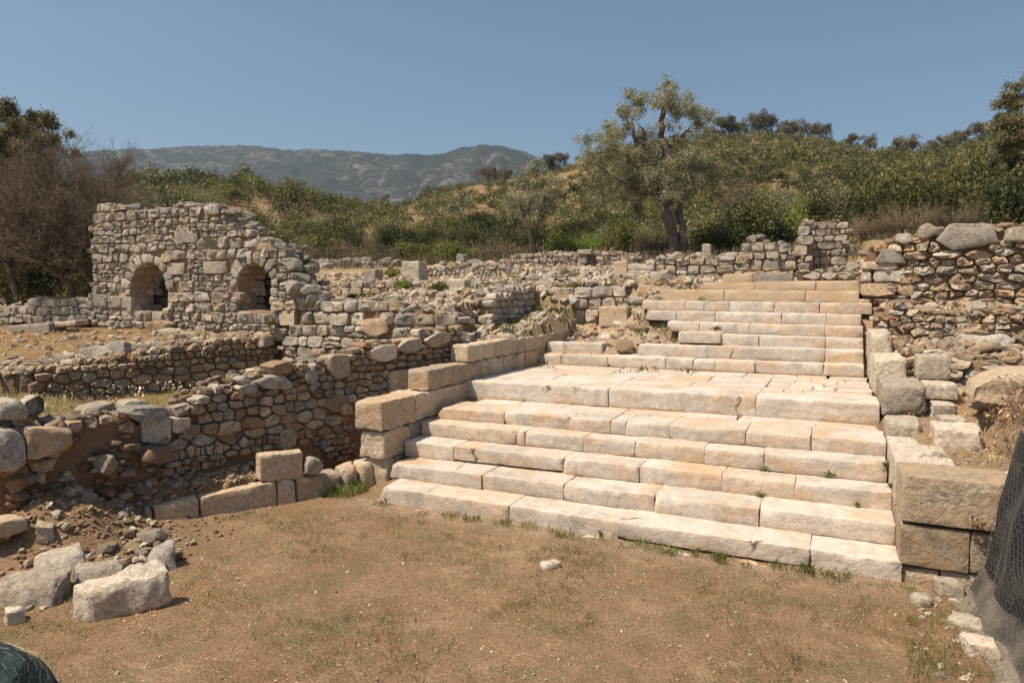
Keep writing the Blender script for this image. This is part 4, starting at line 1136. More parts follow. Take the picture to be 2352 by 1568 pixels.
# square pier end of the right flank
M_SMOOTH = stone_mat('smooth_tan_block', [(.40, .325, .24), (.42, .34, .25)], .1, (.2, .17, .14), .2, .8, (.42, .29, .17))
pier = thing('stair_pier', 'smooth dressed tan pier closing the right end of the lower steps', 'pier', (1.4, 9.67, 0))
def pb(x0, x1, y0, y1, z0, z1, seed, m=M_SMOOTH, **k):
    V, F = block_geo(box8(x0, x1, y0, y1, z0, z1), seed=seed, r=.02, rough=.006, step=.1, **k); add('ashlar_block', V, F, m, pier, True, 42)
pb(.86, 2.05, 9.66, 10.5, .78, 1.36, 21)
pb(.86, 1.60, 9.69, 12.2, .22, .74, 22); pb(1.61, 2.4, 9.70, 10.5, .22, .735, 23)
pb(.90, 1.30, 9.73, 11.2, -.1, .19, 24, M_TAN, chips=[(.4, 0, 1, .2, .06)]); pb(1.315, 2.3, 9.73, 10.4, -.1, .2, 25, M_TAN)
pb(.85, 1.55, 10.52, 12.42, .75, 1.345, 26, M_PALE)

# ---------------------------------------------------------------- loose blocks, each a thing of its own
rf = random.Random(404)
def ground_block(label, fl, fr, hl, hr, depth, mat, seed, name='fallen_block', cat='stone block', chips=(), r=.035, rough=.018, lean=0.0, zl=None, toff=0.0, step=.07):
    """block standing on the ground: fl, fr are its two front bottom corners in the print"""
    def g(p):
        q = at_z(p[0], p[1], 0 if zl is None else zl); return Vector((q.x, q.y, q.z))
    a, b = g(fl), g(fr); u = (b - a).normalized(); n = Vector((-u.y, u.x, 0))
    up = Vector((0, 0, 1))
    c8 = [a - up * .04, b - up * .04, a + n * depth - up * .04, b + n * depth - up * .04,
          a + up * hl - n * lean + u * toff, b + up * hr - n * lean, a + n * (depth - lean) + up * (hl + .02) + u * toff, b + n * (depth - lean) + up * (hr + .01)]
    V, F = block_geo(c8, seed=seed, r=r, rough=rough, chips=chips, step=step)
    return tag(add(name, V, F, mat, None, True, 42), label, cat)
def big_block():
    FL, FR, BL = at_z(206, 1432, 0), at_z(408, 1394, 0), at_z(176, 1418, 0)
    dv = (BL - FL); dv.z = 0; dv *= 1.25; up = Vector((0, 0, 1)); s = Vector((0, 0, -.05))
    c8 = [FL + s, FR + s, FL + dv + s, FR + dv + s, FL + up * .31 + dv * .12, FR + up * .46 + dv * .1, FL + dv * 1.02 + up * .37, FR + dv * 1.0 + up * .50]
    V, F = block_geo(c8, seed=71, r=.035, rough=.026, chips=[(1, 0, 1, .2, .06), (1, 0, 0, .4, .16), (.62, 0, .5, .3, .05), (.3, 0, .1, .5, .08), (.8, 0, .6, .2, .04)], step=.045)
    tag(add('fallen_block', V, F, M_PALE, None, True, 42), 'largest pale block with a rough front lying alone on the pit floor', 'stone block')
big_block()
ground_block('flat broken block at the left edge of the picture beside the largest block', (-30, 1408), (118, 1398), .24, .25, .45, M_PALE, 72, chips=[(1, 0, 1, .25, .08), (.5, 0, 1, .3, .05)], rough=.03, lean=-.16, step=.06)
ground_block('small pale chunk on the soil just below the flat left block', (14, 1436), (56, 1426), .14, .12, .16, M_PALE, 73, chips=[(1, 0, 1, .15, .06)], rough=.02, step=.05)
ground_block('broad pale slab tilted up behind the largest block', (95, 1348), (205, 1322), .20, .30, .34, M_PALE, 74, lean=-.22, chips=[(0, 0, 1, .35, .16), (1, 0, 1, .2, .06)], rough=.02, zl=.04)
ground_block('wedge shaped pale stone leaning against the largest block', (170, 1352), (288, 1330), .20, .16, .26, M_PALE, 75, lean=-.12, chips=[(0, 0, 1, .3, .12), (1, 0, 1, .25, .1)], rough=.02, zl=.02)
ground_block('pointed white stone behind the right end of the largest block', (345, 1322), (408, 1308), .18, .34, .22, M_PALE, 76, lean=-.12, chips=[(0, 0, 1, .3, .14)], rough=.02)
ground_block('lower dark block of the stacked pair at the left edge', (-40, 1288), (74, 1252), .32, .30, .5, M_TAN, 77, zl=.14, chips=[(1, 0, 1, .2, .06)])
ground_block('rounded flat stone lying on top of the dark left edge block', (-30, 1242), (74, 1212), .22, .16, .42, M_TAN, 78, zl=.45, chips=[(1, 0, 1, .3, .1), (0, 0, 1, .3, .1)], r=.07)
ground_block('small square stone right of the stacked pair on the earth slope', (82, 1243), (122, 1238), .20, .16, .24, M_PALE, 79, zl=.3, rough=.03)
ground_block('small lone pale stone in the middle of the bare pit floor', (1246, 1312), (1290, 1308), .06, .12, .14, M_PALE, 80, chips=[(0, 0, 1, .12, .07)], r=.03)
ground_block('squarish pale stone on the soil below the smooth right pier', (2157, 1370), (2222, 1372), .20, .14, .2, M_PALE, 81, chips=[(1, 0, 1, .2, .08), (.3, 0, 1, .15, .05)], rough=.03)
ground_block('rounded pale stone left of the squarish one by the right pier', (2102, 1394), (2148, 1396), .12, .11, .16, M_PALE, 82, r=.05, chips=[(0, 0, 1, .12, .06)])
ground_block('thin broken pale slab lying beside the netted bank', (2170, 1432), (2268, 1462), .09, .10, .22, M_PALE, 83, chips=[(.5, 0, 0, .3, .06), (0, 0, 1, .2, .06)], r=.03)
ground_block('thick pale block at the foot of the netted bank nearest the camera', (2222, 1512), (2300, 1520), .16, .14, .25, M_PALE, 84, chips=[(0, 0, 0, .2, .06)], r=.04)
ground_block('small flat tan stone in the shade gap under the right pier', (2232, 1340), (2290, 1345), .06, .06, .2, M_TERR, 85, r=.03)
WAe = Wall((LA0[0] + .35, LA0[1]), (LA1[0] + .35, LA1[1]))
face_block('fallen_block', 'big square boulder like block jutting from the broken left end of the rubble wall', 48, 975, 158, 1040, WA, .55, M_TAN, seed=90, r=.06, rough=.03, dd=-.32, chips=[(1, 0, 0, .4, .14), (1, 0, 1, .25, .08)], skew=(10, -12, 0, 6))
def loose(label, outline, W, mat, depth=.3, name='fallen_stone', cat='stone', proud=.0, bulge=.05, cut=.14, tilt=.15, group=None):
    return tag(px_stone(name, outline, W, rf, mat, None, depth, bulge, tilt, proud, cut=cut, fnz=.03), label, cat, group)
loose('large grey cracked rock at the left edge beside the jutting block', [(-30, 1075), (-30, 985), (20, 978), (48, 1000), (50, 1060), (20, 1080)], WA, M_GREY, .6, proud=.25)
loose('broad grey rock resting on the wall end above the jutting block', [(-20, 960), (-15, 925), (40, 915), (62, 935), (60, 965)], WA, M_GREY, .6, proud=.1)
loose('pointed grey boulder behind the jutting block', [(45, 962), (60, 925), (90, 908), (105, 918), (104, 945), (85, 960)], WA, M_GREY, .5, proud=-.2)
W9 = Wall((LA0[0] - .55, LA0[1]), (LA1[0] - .55, LA1[1]))
loose('flat pale slab with a straight edge lying on the rubble wall', [(186, 952), (195, 938), (262, 922), (272, 955), (240, 962)], W9, M_PALE, .5, bulge=.02, cut=.06)
loose('thick banded grey slab overhanging the rubble wall top', [(276, 948), (300, 935), (370, 932), (384, 942), (372, 958), (318, 970)], WA, M_GREY, .6, proud=.16, bulge=.03)
loose('pale block on the rubble wall behind the banded slab', [(278, 936), (288, 922), (338, 918), (342, 934)], W9, M_PALE, .4)
loose('tan porous block on the wall top near the shaded room', [(516, 905), (518, 888), (560, 882), (580, 890), (578, 912), (545, 918)], W9, M_TERR, .5)
loose('round tan stone on the wall top left of the porous block', [(484, 918), (500, 907), (530, 908), (532, 922), (505, 930)], W9, M_TERR, .4)
loose('pale cubic stone perched near the middle of the rubble wall', [(576, 868), (582, 850), (610, 843), (632, 852), (625, 870)], W9, M_PALE, .4)
# terrace stones
WTt = fw(13.2)
def on_ground(label, x, y, z, dims, mat, name='fallen_stone', cat='stone', rz=None, tilt=.2, group=None):
    p = at_z(x, y, z); o = rock(name, mat, (p.x, p.y, z + dims[2] * .3), dims, rf, None, rz, 3, tilt); return tag(o, label, cat, group)
face_block('slab', 'long dark stone slab lying on the yellow grass terrace', 12, 744, 112, 762, fw(14.3), .6, M_GREY, cat='stone slab', seed=95, zmin=2.2, r=.05, skew=(4, -6, 4, -4))
face_block('slab', 'second low stone slab right of the dark one on the yellow terrace', 113, 739, 172, 752, fw(14.5), .5, M_GREY, cat='stone slab', seed=96, r=.06, skew=(2, -4, 2, -4))
loose('grey angular boulder on the terrace edge above the shaded wall', [(190, 820), (186, 800), (215, 793), (240, 808), (238, 828), (212, 836)], fw(11.6), M_GREY, .5)
loose('leaning grey slab right of the angular boulder on the terrace edge', [(246, 800), (250, 785), (280, 782), (288, 812), (276, 828), (262, 822)], fw(11.9), M_GREY, .25, bulge=.02)
loose('lumpy grey rock left of the angular boulder', [(104, 842), (106, 820), (130, 815), (152, 818), (160, 836), (140, 846)], fw(11.0), M_GREY, .5)
loose('small triangular grey stone on the terrace edge', [(54, 856), (66, 830), (80, 856)], fw(10.4), M_GREY, .3)
loose('pale upright slab below the arch sill', [(416, 768), (420, 762), (450, 764), (451, 790), (424, 788)], fw(14.2), M_PALE, .2, bulge=.015, cut=.05)
loose('narrow upright stone left of the pale slab below the arches', [(399, 788), (400, 766), (414, 766), (415, 790)], fw(13.9), M_TERR, .25)
loose('tan pyramid shaped stone leaning at the end of the shaded wall', [(574, 798), (578, 770), (592, 760), (608, 770), (611, 798)], fw(15.0), M_TERR, .4)
loose('orange round boulder in the gap under the left arch', [(334, 752), (338, 738), (372, 735), (388, 745), (378, 758), (345, 762)], fw(15.1), M_OCH, .4, bulge=.1)
loose('big pale boulder sunk in the ground below the left arch', [(352, 775), (360, 758), (385, 752), (405, 760), (404, 778), (370, 782)], fw(14.9), M_PALE, .4, bulge=.08)
# plateau blocks
face_block('standing_block', 'tall grey block standing upright on the plateau', 922, 600, 962, 646, fw(25.0), .75, M_GREY, seed=101, r=.05, rough=.02, zmin=3.7)
face_block('fallen_block', 'squat tan block left of the tall standing one', 835, 618, 862, 642, fw(24.6), .6, M_TERR, seed=102, r=.04, zmin=3.6, skew=(0, 0, 2, 0))
face_block('standing_post', 'short upright post stone on the skyline of the ruins', 1047, 583, 1066, 606, fw(32), .5, M_GREY, cat='stone post', seed=103, r=.09)
loose('dark flat boulder right of the short post stone', [(1069, 608), (1072, 598), (1090, 594), (1102, 602), (1101, 610)], fw(32), M_GREY, .6)
loose('round topped grey boulder right of the arched wall', [(690, 628), (690, 600), (700, 591), (714, 596), (719, 612), (716, 630)], fw(22), M_GREY, .5, bulge=.12)
loose('dark square stone beside the round topped boulder', [(733, 618), (733, 604), (754, 604), (755, 618)], fw(24), M_GREY, .4)
face_block('fallen_block', 'upright grey block beside the olive trunk', 1612, 560, 1632, 586, fw(33.5), .6, M_PALE, seed=104, r=.06)
face_block('fallen_block', 'orange lit block with a peaked top in front of the back wall', 1407, 600, 1440, 634, fw(26.2), .7, M_OCHM, seed=105, r=.03, skew=(0, 0, 2, -2), zmin=3.4)
face_block('fallen_block', 'grey dressed block right of the orange lit one', 1441, 606, 1503, 620, fw(26.0), .6, M_PALE, seed=106, r=.03)
face_block('fallen_block', 'long pale block beneath the grey dressed block', 1440, 621, 1516, 643, fw(25.4), .6, M_PALE, seed=107, r=.06, zmin=3.5)
face_block('fallen_block', 'small dark cube right of the grey dressed block', 1517, 603, 1536, 618, fw(26.4), .5, M_GREY, seed=108, r=.03)
lin = face_block('fallen_block', 'flat lintel stone laid across a stub pillar in the back wall', 1326, 573, 1357, 585, fw(32.4), .6, M_GREY, seed=109, r=.05)
face_block('standing_post', 'stub pillar carrying the flat lintel stone', 1328, 586, 1346, 606, fw(32.5), .5, M_GREY, cat='stone post', seed=110, r=.05)
face_block('fallen_block', 'large orange pale block at the upper left corner of the stairs', 1375, 704, 1440, 745, fw(20.4), .55, M_OCHM, seed=111, r=.035, zmin=2.6)
face_block('fallen_block', 'small rough block left of the large orange block by the stairs', 1355, 712, 1374, 728, fw(20.6), .4, M_PALE, seed=112, r=.05)
face_block('fallen_block', 'pale rounded block among weeds on the rubble slope', 1024, 628 + 12, 1068, 664 - 3, fw(21.0), .5, M_PALE, seed=113, r=.07, zmin=3.4)
loose('squarish grey stone at the head of the cross wall left part', [(720, 712 - 14), (722, 690), (741, 690), (742, 706)], fw(16.4), M_GREY, .4)
# right bank boulders
WRb = Wall((2.2, 9.0), (4.2, 14.5))
loose('large sunlit smooth boulder on top of the right bank', [(2232, 915), (2240, 890), (2290, 865), (2352, 850), (2420, 850), (2420, 925), (2300, 930), (2260, 925)], fw(12.6), M_PALE, 1.2, bulge=.06, proud=.1, cut=.07, tilt=.3)
loose('flat pale rock half buried on the dirt path', [(2110, 1075), (2120, 1062), (2170, 1066), (2178, 1078), (2140, 1082)], fw(11.2), M_PALE, .3)

# ---------------------------------------------------------------- scattered loose stones
def pick_mat(rg, pal): return rg.choice(pal)
TONE = {'warm_rubble_stone': 'tan', 'pale_limestone': 'pale', 'sunbleached_stone': 'bleached', 'rubble_stone': 'brown', 'grey_limestone': 'grey', 'ochre_block': 'orange', 'red_tile_stone': 'red'}
CAND = []
def scatter(n, region, size, pal, label, group, seed, name='loose_stone', sub=3, big=.12):
    rg = random.Random(seed); made = 0; tries = 0
    while made < n and tries < n * 30:
        tries += 1
        p = region(rg)
        if p is None: continue
        a = size * rg.uniform(.45, 1.1) * (rg.uniform(1.5, 2.4) if rg.random() < big else 1)
        z = ground_z(p[0], p[1]) if len(p) < 3 else p[2]
        c = (p[0], p[1], z + a * rg.uniform(.02, .22)); dims = (a * rg.uniform(.9, 1.7), a * rg.uniform(.8, 1.3), a * rg.uniform(.5, .9))
        x, y = proj(c); dist = math.dist(c, (0, 0, EYE))
        seen = max(dims) / dist if -40 < x < 2400 and 0 < y < 1600 else 0
        CAND.append((seen, name, pick_mat(rg, pal), c, dims, label, group, rg.random(), sub)); made += 1
def place_scattered(limit=290):
    CAND.sort(key=lambda t: -t[0]); rest = {}
    for i, (seen, name, m, c, dims, label, group, sd, sub) in enumerate(CAND):
        rg = random.Random(sd)
        if i < limit:
            o = rock(name, m, c, dims, rg, None, None, sub, .35)
            sz = 'big' if seen > .024 else 'middling' if seen > .0165 else 'small'
            fl = 'flat' if dims[2] < .45 * max(dims) else 'chunky'
            X_ = proj(c)[0]
            if 'sticking' in label: label = 'stone in the earth face ' + ('below the jutting square block' if X_ < 170 else 'under the straight edged pale slab' if X_ < 275 else 'under the banded overhanging slab' if X_ < 375 else 'above the long footing block')
            if 'tumbled' in label: label = 'stone on the right bank ' + ('close to the parapet' if X_ < 2060 else 'under the big mixed stone wall' if X_ < 2160 else 'behind the small parapet blocks' if c[1] < 17 else 'near the right edge')
            tag(o, '%s %s %s %s' % (sz, fl, TONE[m.name], label), 'stone', group)
        else:
            rest.setdefault((group, m.name), [m, Heap(), group])
            V, F = SMALL[int(sd * 997) % len(SMALL)]; R = Matrix.Rotation(sd * 6.28, 3, 'Z') @ Matrix.Rotation(sd * 3 - 1.5, 3, 'X').lerp(Matrix.Identity(3), .7)
            rest[(group, m.name)][1].put([(c[0] + q.x, c[1] + q.y, c[2] + q.z) for q in (R @ Vector((v.x * dims[0] / 1.7, v.y * dims[1] / 1.7, v.z * dims[2] / 1.7)) for v in V)], F)
    for (g, mn_), (m, hp, _) in rest.items(): tag(hp.build('rubble', m, None, True, 28), kind='stuff')
SMALL = [rock_geo(500 + i, 2, 8) for i in range(12)]
def box_region(x0, x1, y0, y1, ok=None):
    def f(rg):
        x, y = rg.uniform(x0, x1), rg.uniform(y0, y1)
        return (x, y) if ok is None or ok(x, y) else None
    return f
scatter(230, box_region(-15, -9.2, 16.3, 22.5, lambda x, y: not (x > -9.6 and y > 17)), .19, (M_PALE, M_TERR, M_TERR, M_WARM, M_TERR), 'stone loose on the rubble slope behind the cross wall', 'loose stones on the rubble slope behind the cross wall', 1)
scatter(75, box_region(-7.25, -3.4, 18.1, 21.4, lambda x, y: x < interp([(18.1, -5.4), (18.7, -3.9), (19.3, -4.4), (19.9, -5.1), (21.4, -4.2)], y) and not (y > 19.9 and -6.8 < x < -5.3)), .21, (M_PALE, M_TERR, M_RUB, M_OCH), 'stone heaped in the gap left of the upper steps', 'stones heaped left of the upper steps', 2)
scatter(70, lambda rg: (lambda p: (p.x, p.y, max(0.0, ground_z(p.x, p.y)) + rg.random() * .05))(at_z(rg.gauss(318, 50), rg.gauss(1262, 24), .05)), .13, (M_PALE, M_PALE, M_TERR, M_RUB, M_OCH), 'broken stone in the pile behind the largest block', 'pile of broken stones behind the largest block', 3)
def terr(rg):
    y = rg.uniform(9.3, 15.0); lb = line_x(LB0, LB1, y); return (lb - .3 - abs(rg.gauss(0, 1.0)), y)
scatter(110, terr, .2, (M_PALE, M_RUB, M_TERR, M_GREY), 'stone loose along the edge of the yellow terrace', 'loose stones along the terrace edge', 4)
scatter(60, box_region(-9.2, -7.9, 14.6, 20.8), .17, (M_PALE, M_TERR), 'stone on the ground behind the dressed stair wall', 'flat stones behind the dressed stair wall', 5)
scatter(160, box_region(-15, -1.0, 22.0, 34.0, lambda x, y: y < 31 or x < -6), .26, (M_PALE, M_TERR, M_GREY), 'stone lying between the low plateau walls', 'loose stones between the plateau walls', 6)
scatter(170, box_region(1.2, 4.6, 15.0, 21.2, lambda x, y: x < 6), .19, (M_WARM, M_TERR, M_GREY, M_WARM), 'stone tumbled on the ledges of the right bank', 'tumbled stones on the right rubble bank', 7, big=.3)
scatter(50, lambda rg: (lambda p: (p.x, p.y))(at_z(rg.uniform(-30, 330), rg.uniform(1130, 1330), .4)), .10, (M_WARM, M_TERR, M_PALE), 'stone in the slipped earth at the left wall end', 'small stones in the slipped earth', 8, big=.2)
def inwall(rg):
    s, z = WA.px(rg.uniform(30, 480), rg.uniform(1000, 1190)); q = WA.pt(s, z, rg.uniform(-.10, .04)); return (q.x, q.y, q.z)
scatter(120, inwall, .17, (M_RUB, M_RUB, M_TERR, M_BRICK), 'stone sticking out of the earth under the rubble wall', 'stones sticking out of the earth face', 9, big=.1)
scatter(24, box_region(1.2, 2.6, 9.9, 15.2), .12, (M_PALE, M_TERR), 'stone on the dirt path above the right pier', 'small stones on the dirt path', 10)
scatter(26, lambda rg: (lambda p: (p.x, p.y))(at_z(rg.uniform(2090, 2290), rg.uniform(1300, 1560), 0)), .07, (M_PALE, M_TERR), 'stone chip on the soil near the netted bank', 'stone chips near the netted bank', 11)

place_scattered()

M_CLOD = earth_mat('soil_clod', (.26, .165, .095), (.31, .205, .125), (.2, .125, .075))
# gravel: what nobody could count
def gravel(name, n, region, s0, s1, mat, seed):
    rg = random.Random(seed); hp = Heap(); base = [rock_geo(900 + i, 1, 6) for i in range(8)]
    for _ in range(n):
        p = region(rg)
        if p is None: continue
        a = s0 + (s1 - s0) * rg.random() ** 3; V, F = rg.choice(base); tx, ty = rg.uniform(-.6, .6), rg.uniform(-.6, .6); c, s = math.cos(rg.uniform(0, 6.3)), 0; s = math.sqrt(1 - c * c)
        z = ground_z(p[0], p[1]); f = rg.uniform(.45, .95)
        hp.put([(p[0] + a * (v.x * c - v.y * s), p[1] + a * (v.x * s + v.y * c), z + a * f * (v.z + .3) + a * (v.x * tx + v.y * ty)) for v in V], F)
    tag(hp.build(name, mat, None, True, 30), kind='stuff')
def pit(rg):
    x, y = rg.uniform(-9.4, 1.6), rg.uniform(3.5, 9.5)
    return (x, y) if x > line_x((-9.54, 7.19), (-7.63, 10.35), y) else None
def plat(rg):
    x, y = rg.uniform(-16, -3.2), rg.uniform(15.9, 31)
    if -9.4 < x and y < 21 and rg.random() < .3: return None
    if x > -7.3 and (y < 18 or (y < 21.5 and rg.random() < .75)): return None
    return (x, y)
gravel('gravel', 2400, pit, .005, .022, M_TERR, 1)
gravel('soil_clods', 1800, pit, .004, .02, M_CLOD, 11)
gravel('rubble', 7500, plat, .025, .24, M_TERR, 2)
gravel('rubble', 2500, plat, .03, .22, M_WARM, 21)
gravel('rubble', 1800, terr, .02, .13, M_WARM, 3)
gravel('soil_clods', 2200, lambda rg: (rg.gauss(-9.5, .7), rg.gauss(6.3, .9)), .008, .045, M_CLOD, 4)
gravel('rubble', 2200, box_region(1.15, 6, 14.5, 21.5), .02, .2, M_WARM, 5)
gravel('rubble', 2600, box_region(-30, -15, 15.8, 30), .02, .22, M_TERR, 7)
gravel('gravel', 700, box_region(1.1, 2.8, 9.8, 15.5), .008, .04, M_TERR, 6)

def behind_footing(rg):
    y = rg.uniform(6.2, 10.2); la, xf = line_x(LA0, LA1, y), line_x((-9.54, 7.19), (-7.63, 10.35), y)
    return (rg.uniform(la, max(la + .2, xf - .3)), y)
gravel('rubble', 900, behind_footing, .012, .10, M_RUB, 31)
gravel('rubble', 260, lambda rg: (lambda p: (p.x, p.y))(at_z(rg.gauss(200, 130), rg.gauss(1250, 45), .1)), .012, .10, M_TERR, 32)

gravel('rubble', 800, box_region(-30, -17.6, 9.5, 15.3), .015, .15, M_TERR, 33)

# ---------------------------------------------------------------- plants
NR = np.random.RandomState(5)
def quad_mesh(name, co, mat):
    n = len(co) // 4
    me = bpy.data.meshes.new(name)
    me.vertices.add(4 * n); me.vertices.foreach_set('co', np.ascontiguousarray(co, dtype=np.float32).ravel())
    me.loops.add(4 * n); me.loops.foreach_set('vertex_index', np.arange(4 * n, dtype=np.int32))
    me.polygons.add(n); me.polygons.foreach_set('loop_start', np.arange(0, 4 * n, 4, dtype=np.int32))
    me.materials.append(mat); me.update(calc_edges=True); return me
def unit(a): return a / np.maximum(np.linalg.norm(a, axis=1, keepdims=True), 1e-6)
def leaf_co(pts, size, elong=2.2, outward=None, droop=0.0, var=.5):
    """diamond leaves: tip, side, stalk, side"""
    n = len(pts); ax = unit(NR.normal(size=(n, 3)) + (0 if outward is None else outward * .8) + np.array([0, 0, -droop]))
    b = unit(np.cross(ax, NR.normal(size=(n, 3)))); s = (size * (1 - var + 2 * var * NR.rand(n)))[:, None]
    c = np.cross(ax, b) * s * .12
    return np.stack([pts + ax * s * .5, pts + b * s * .5 / elong + c, pts - ax * s * .5, pts - b * s * .5 / elong + c], axis=1).reshape(-1, 3)
def clump_pts(cs, rs, per, shell=.55, squash=.85):
    P = []; O = []
    for c, r, m in zip(cs, rs, per):
        d = unit(NR.normal(size=(m, 3))); q = (shell + (1 - shell) * NR.rand(m) ** .6)[:, None] * (1 + .22 * NR.normal(size=(m, 1)))
        d2 = d * q * r; d2[:, 2] *= squash
        P.append(np.array(c)[None] + d2); O.append(d)
    return np.concatenate(P), np.concatenate(O)
def tube(hp, pts, rads, sides=6, seed=0):
    pts = [Vector(p) for p in pts]; V = []; F = []
    up = Vector((.3, .2, .9))
    for i, p in enumerate(pts):
        t = (pts[min(i + 1, len(pts) - 1)] - pts[max(i - 1, 0)]).normalized()
        a = t.cross(up if abs(t.dot(up)) < .95 else Vector((1, 0, 0))).normalized(); b = t.cross(a)
        for k_ in range(sides):
            an = 2 * math.pi * k_ / sides; w = 1 + (.22 * mn.noise(Vector((k_ * 1.7, i * .6, seed))) if sides > 5 else 0)
            V.append(p + (a * math.cos(an) + b * math.sin(an)) * rads[i] * w)
    for i in range(len(pts) - 1):
        for k_ in range(sides):
            k2 = (k_ + 1) % sides; F.append((i * sides + k_, i * sides + k2, (i + 1) * sides + k2, (i + 1) * sides + k_))
    F.append(tuple(range((len(pts) - 1) * sides, len(pts) * sides)))
    hp.put(V, F)
def bend(a, b, n, amp, sd):
    a, b = Vector(a), Vector(b); L = (b - a).length
    return [a.lerp(b, i / n) + Vector((mn.noise(Vector((i * .7, sd, 0))), mn.noise(Vector((i * .7, sd, 9))), mn.noise(Vector((i * .7, sd, 5))) * .5)) * amp * L * math.sin(math.pi * i / n) for i in range(n + 1)]

# --- shrub shapes
def shrub_mesh(name, seed, leaves, size, mat, lobes=14, flat=.75, elong=2.0, spread=1.0, ragged=.25):
    """a bush about 2 m across and 2*flat high, standing on z = 0"""
    NR.seed(seed); cs = []; rs = []
    for i in range(lobes):
        th = NR.rand() * 6.283; h = NR.rand() ** .8; r = math.sqrt(max(0.05, 1 - (h * .95) ** 2)) * (.35 + .45 * NR.rand()) * spread
        cs.append((math.cos(th) * r, math.sin(th) * r, (.18 + h * 1.45 * (1 - .3 * NR.rand())) * flat)); rs.append(.30 + .28 * NR.rand())
    w = np.array(rs) ** 2; per = np.maximum(8, (leaves * w / w.sum()).astype(int))
    P, O = clump_pts(cs, rs, per, .45, .8)
    P[:, 2] = np.abs(P[:, 2]); P += NR.normal(size=P.shape) * .03
    k2 = NR.rand(len(P)) < .06; P[k2] += O[k2] * ragged * NR.rand(k2.sum(), 1)
    return quad_mesh(name, leaf_co(P, size, elong, O), mat)
def twig_bush_mesh(name, seed, n, mat):
    rg = random.Random(seed); hp = Heap()
    for i in range(n):
        th = rg.uniform(0, 6.28); r = rg.random() ** .5 * .5; a = Vector((math.cos(th) * r * .6, math.sin(th) * r * .6, 0))
        ln = rg.uniform(.6, 1.3); d = Vector((math.cos(th) * rg.uniform(.2, .9), math.sin(th) * rg.uniform(.2, .9), 1)).normalized()
        m_ = a + d * ln * .55 + Vector((rg.uniform(-.1, .1), rg.uniform(-.1, .1), 0)); e = m_ + (d + Vector((rg.uniform(-.5, .5), rg.uniform(-.5, .5), rg.uniform(-.3, .2)))).normalized() * ln * .6
        tube(hp, [a, m_, e], [.012, .008, .003], 3)
        for _ in range(3):
            s_ = m_.lerp(e, rg.random()); tube(hp, [s_, s_ + Vector((rg.uniform(-1, 1), rg.uniform(-1, 1), rg.uniform(-.2, .9))).normalized() * rg.uniform(.15, .4)], [.005, .002], 3)
    return mesh_of(name, hp.v, hp.f, mat)
SHR = {
    'maquis': [shrub_mesh('foliage', 10 + i, 1500, .12, M_SHRUB) for i in range(3)],
    'dark': [shrub_mesh('foliage', 20 + i, 5200, .085, M_SHRUBD, 20) for i in range(3)],
    'bright': [shrub_mesh('foliage', 30 + i, 3600, .095, M_SHRUBL, 16) for i in range(3)],
    'silver': [shrub_mesh('foliage', 40 + i, 4600, .085, M_SHRUBG, 18, elong=3) for i in range(3)],
    'mid': [shrub_mesh('foliage', 50 + i, 4800, .085, M_SHRUB, 18) for i in range(3)],
    'dry': [twig_bush_mesh('branches', 60 + i, 170, M_DRYBUSH) for i in range(2)],
    'drygreen': [shrub_mesh('foliage', 70 + i, 2600, .075, M_DRYBUSH, 16, elong=3.2) for i in range(2)],
}
STEM = mesh_of('stem', *(lambda h: (h.v, h.f))((lambda h: ([tube(h, [(0, 0, -.1), (.1 * math.cos(a), .1 * math.sin(a), .5), (.35 * math.cos(a), .35 * math.sin(a), 1.0)], [.05, .035, .012], 5) for a in (0.3, 2.2, 4.1)], h)[1])(Heap())), M_TWIG)
rv = random.Random(17)
def near_shrub(label, kind, x, yb, ytop, w, D, group='bushes behind the ruins', sq=1.0):
    """x, yb: foot in the print; ytop: top; w: width in the print; D: forward distance"""
    b = at_dist(x, yb, D); z = min(b.z, ground_z(b.x, b.y) if b.y < 54 else b.z); wid = w / FOC * D; hgt = (yb - ytop) / FOC * D + (b.z - z)
    t = thing('shrub', label, 'shrub', (b.x, b.y, z), group); t.rotation_euler = (0, 0, rv.uniform(0, 6.28))
    me = rv.choice(SHR[kind]); o = link(me.name.split('.')[0], me, t); fl = 1.5 if kind not in ('dry',) else 1.35
    o.scale = (wid / 1.9, wid / 1.9 * sq, hgt / fl)
    s = link('stem', STEM, t); s.scale = (wid * .4, wid * .4, hgt * .55)
    return t
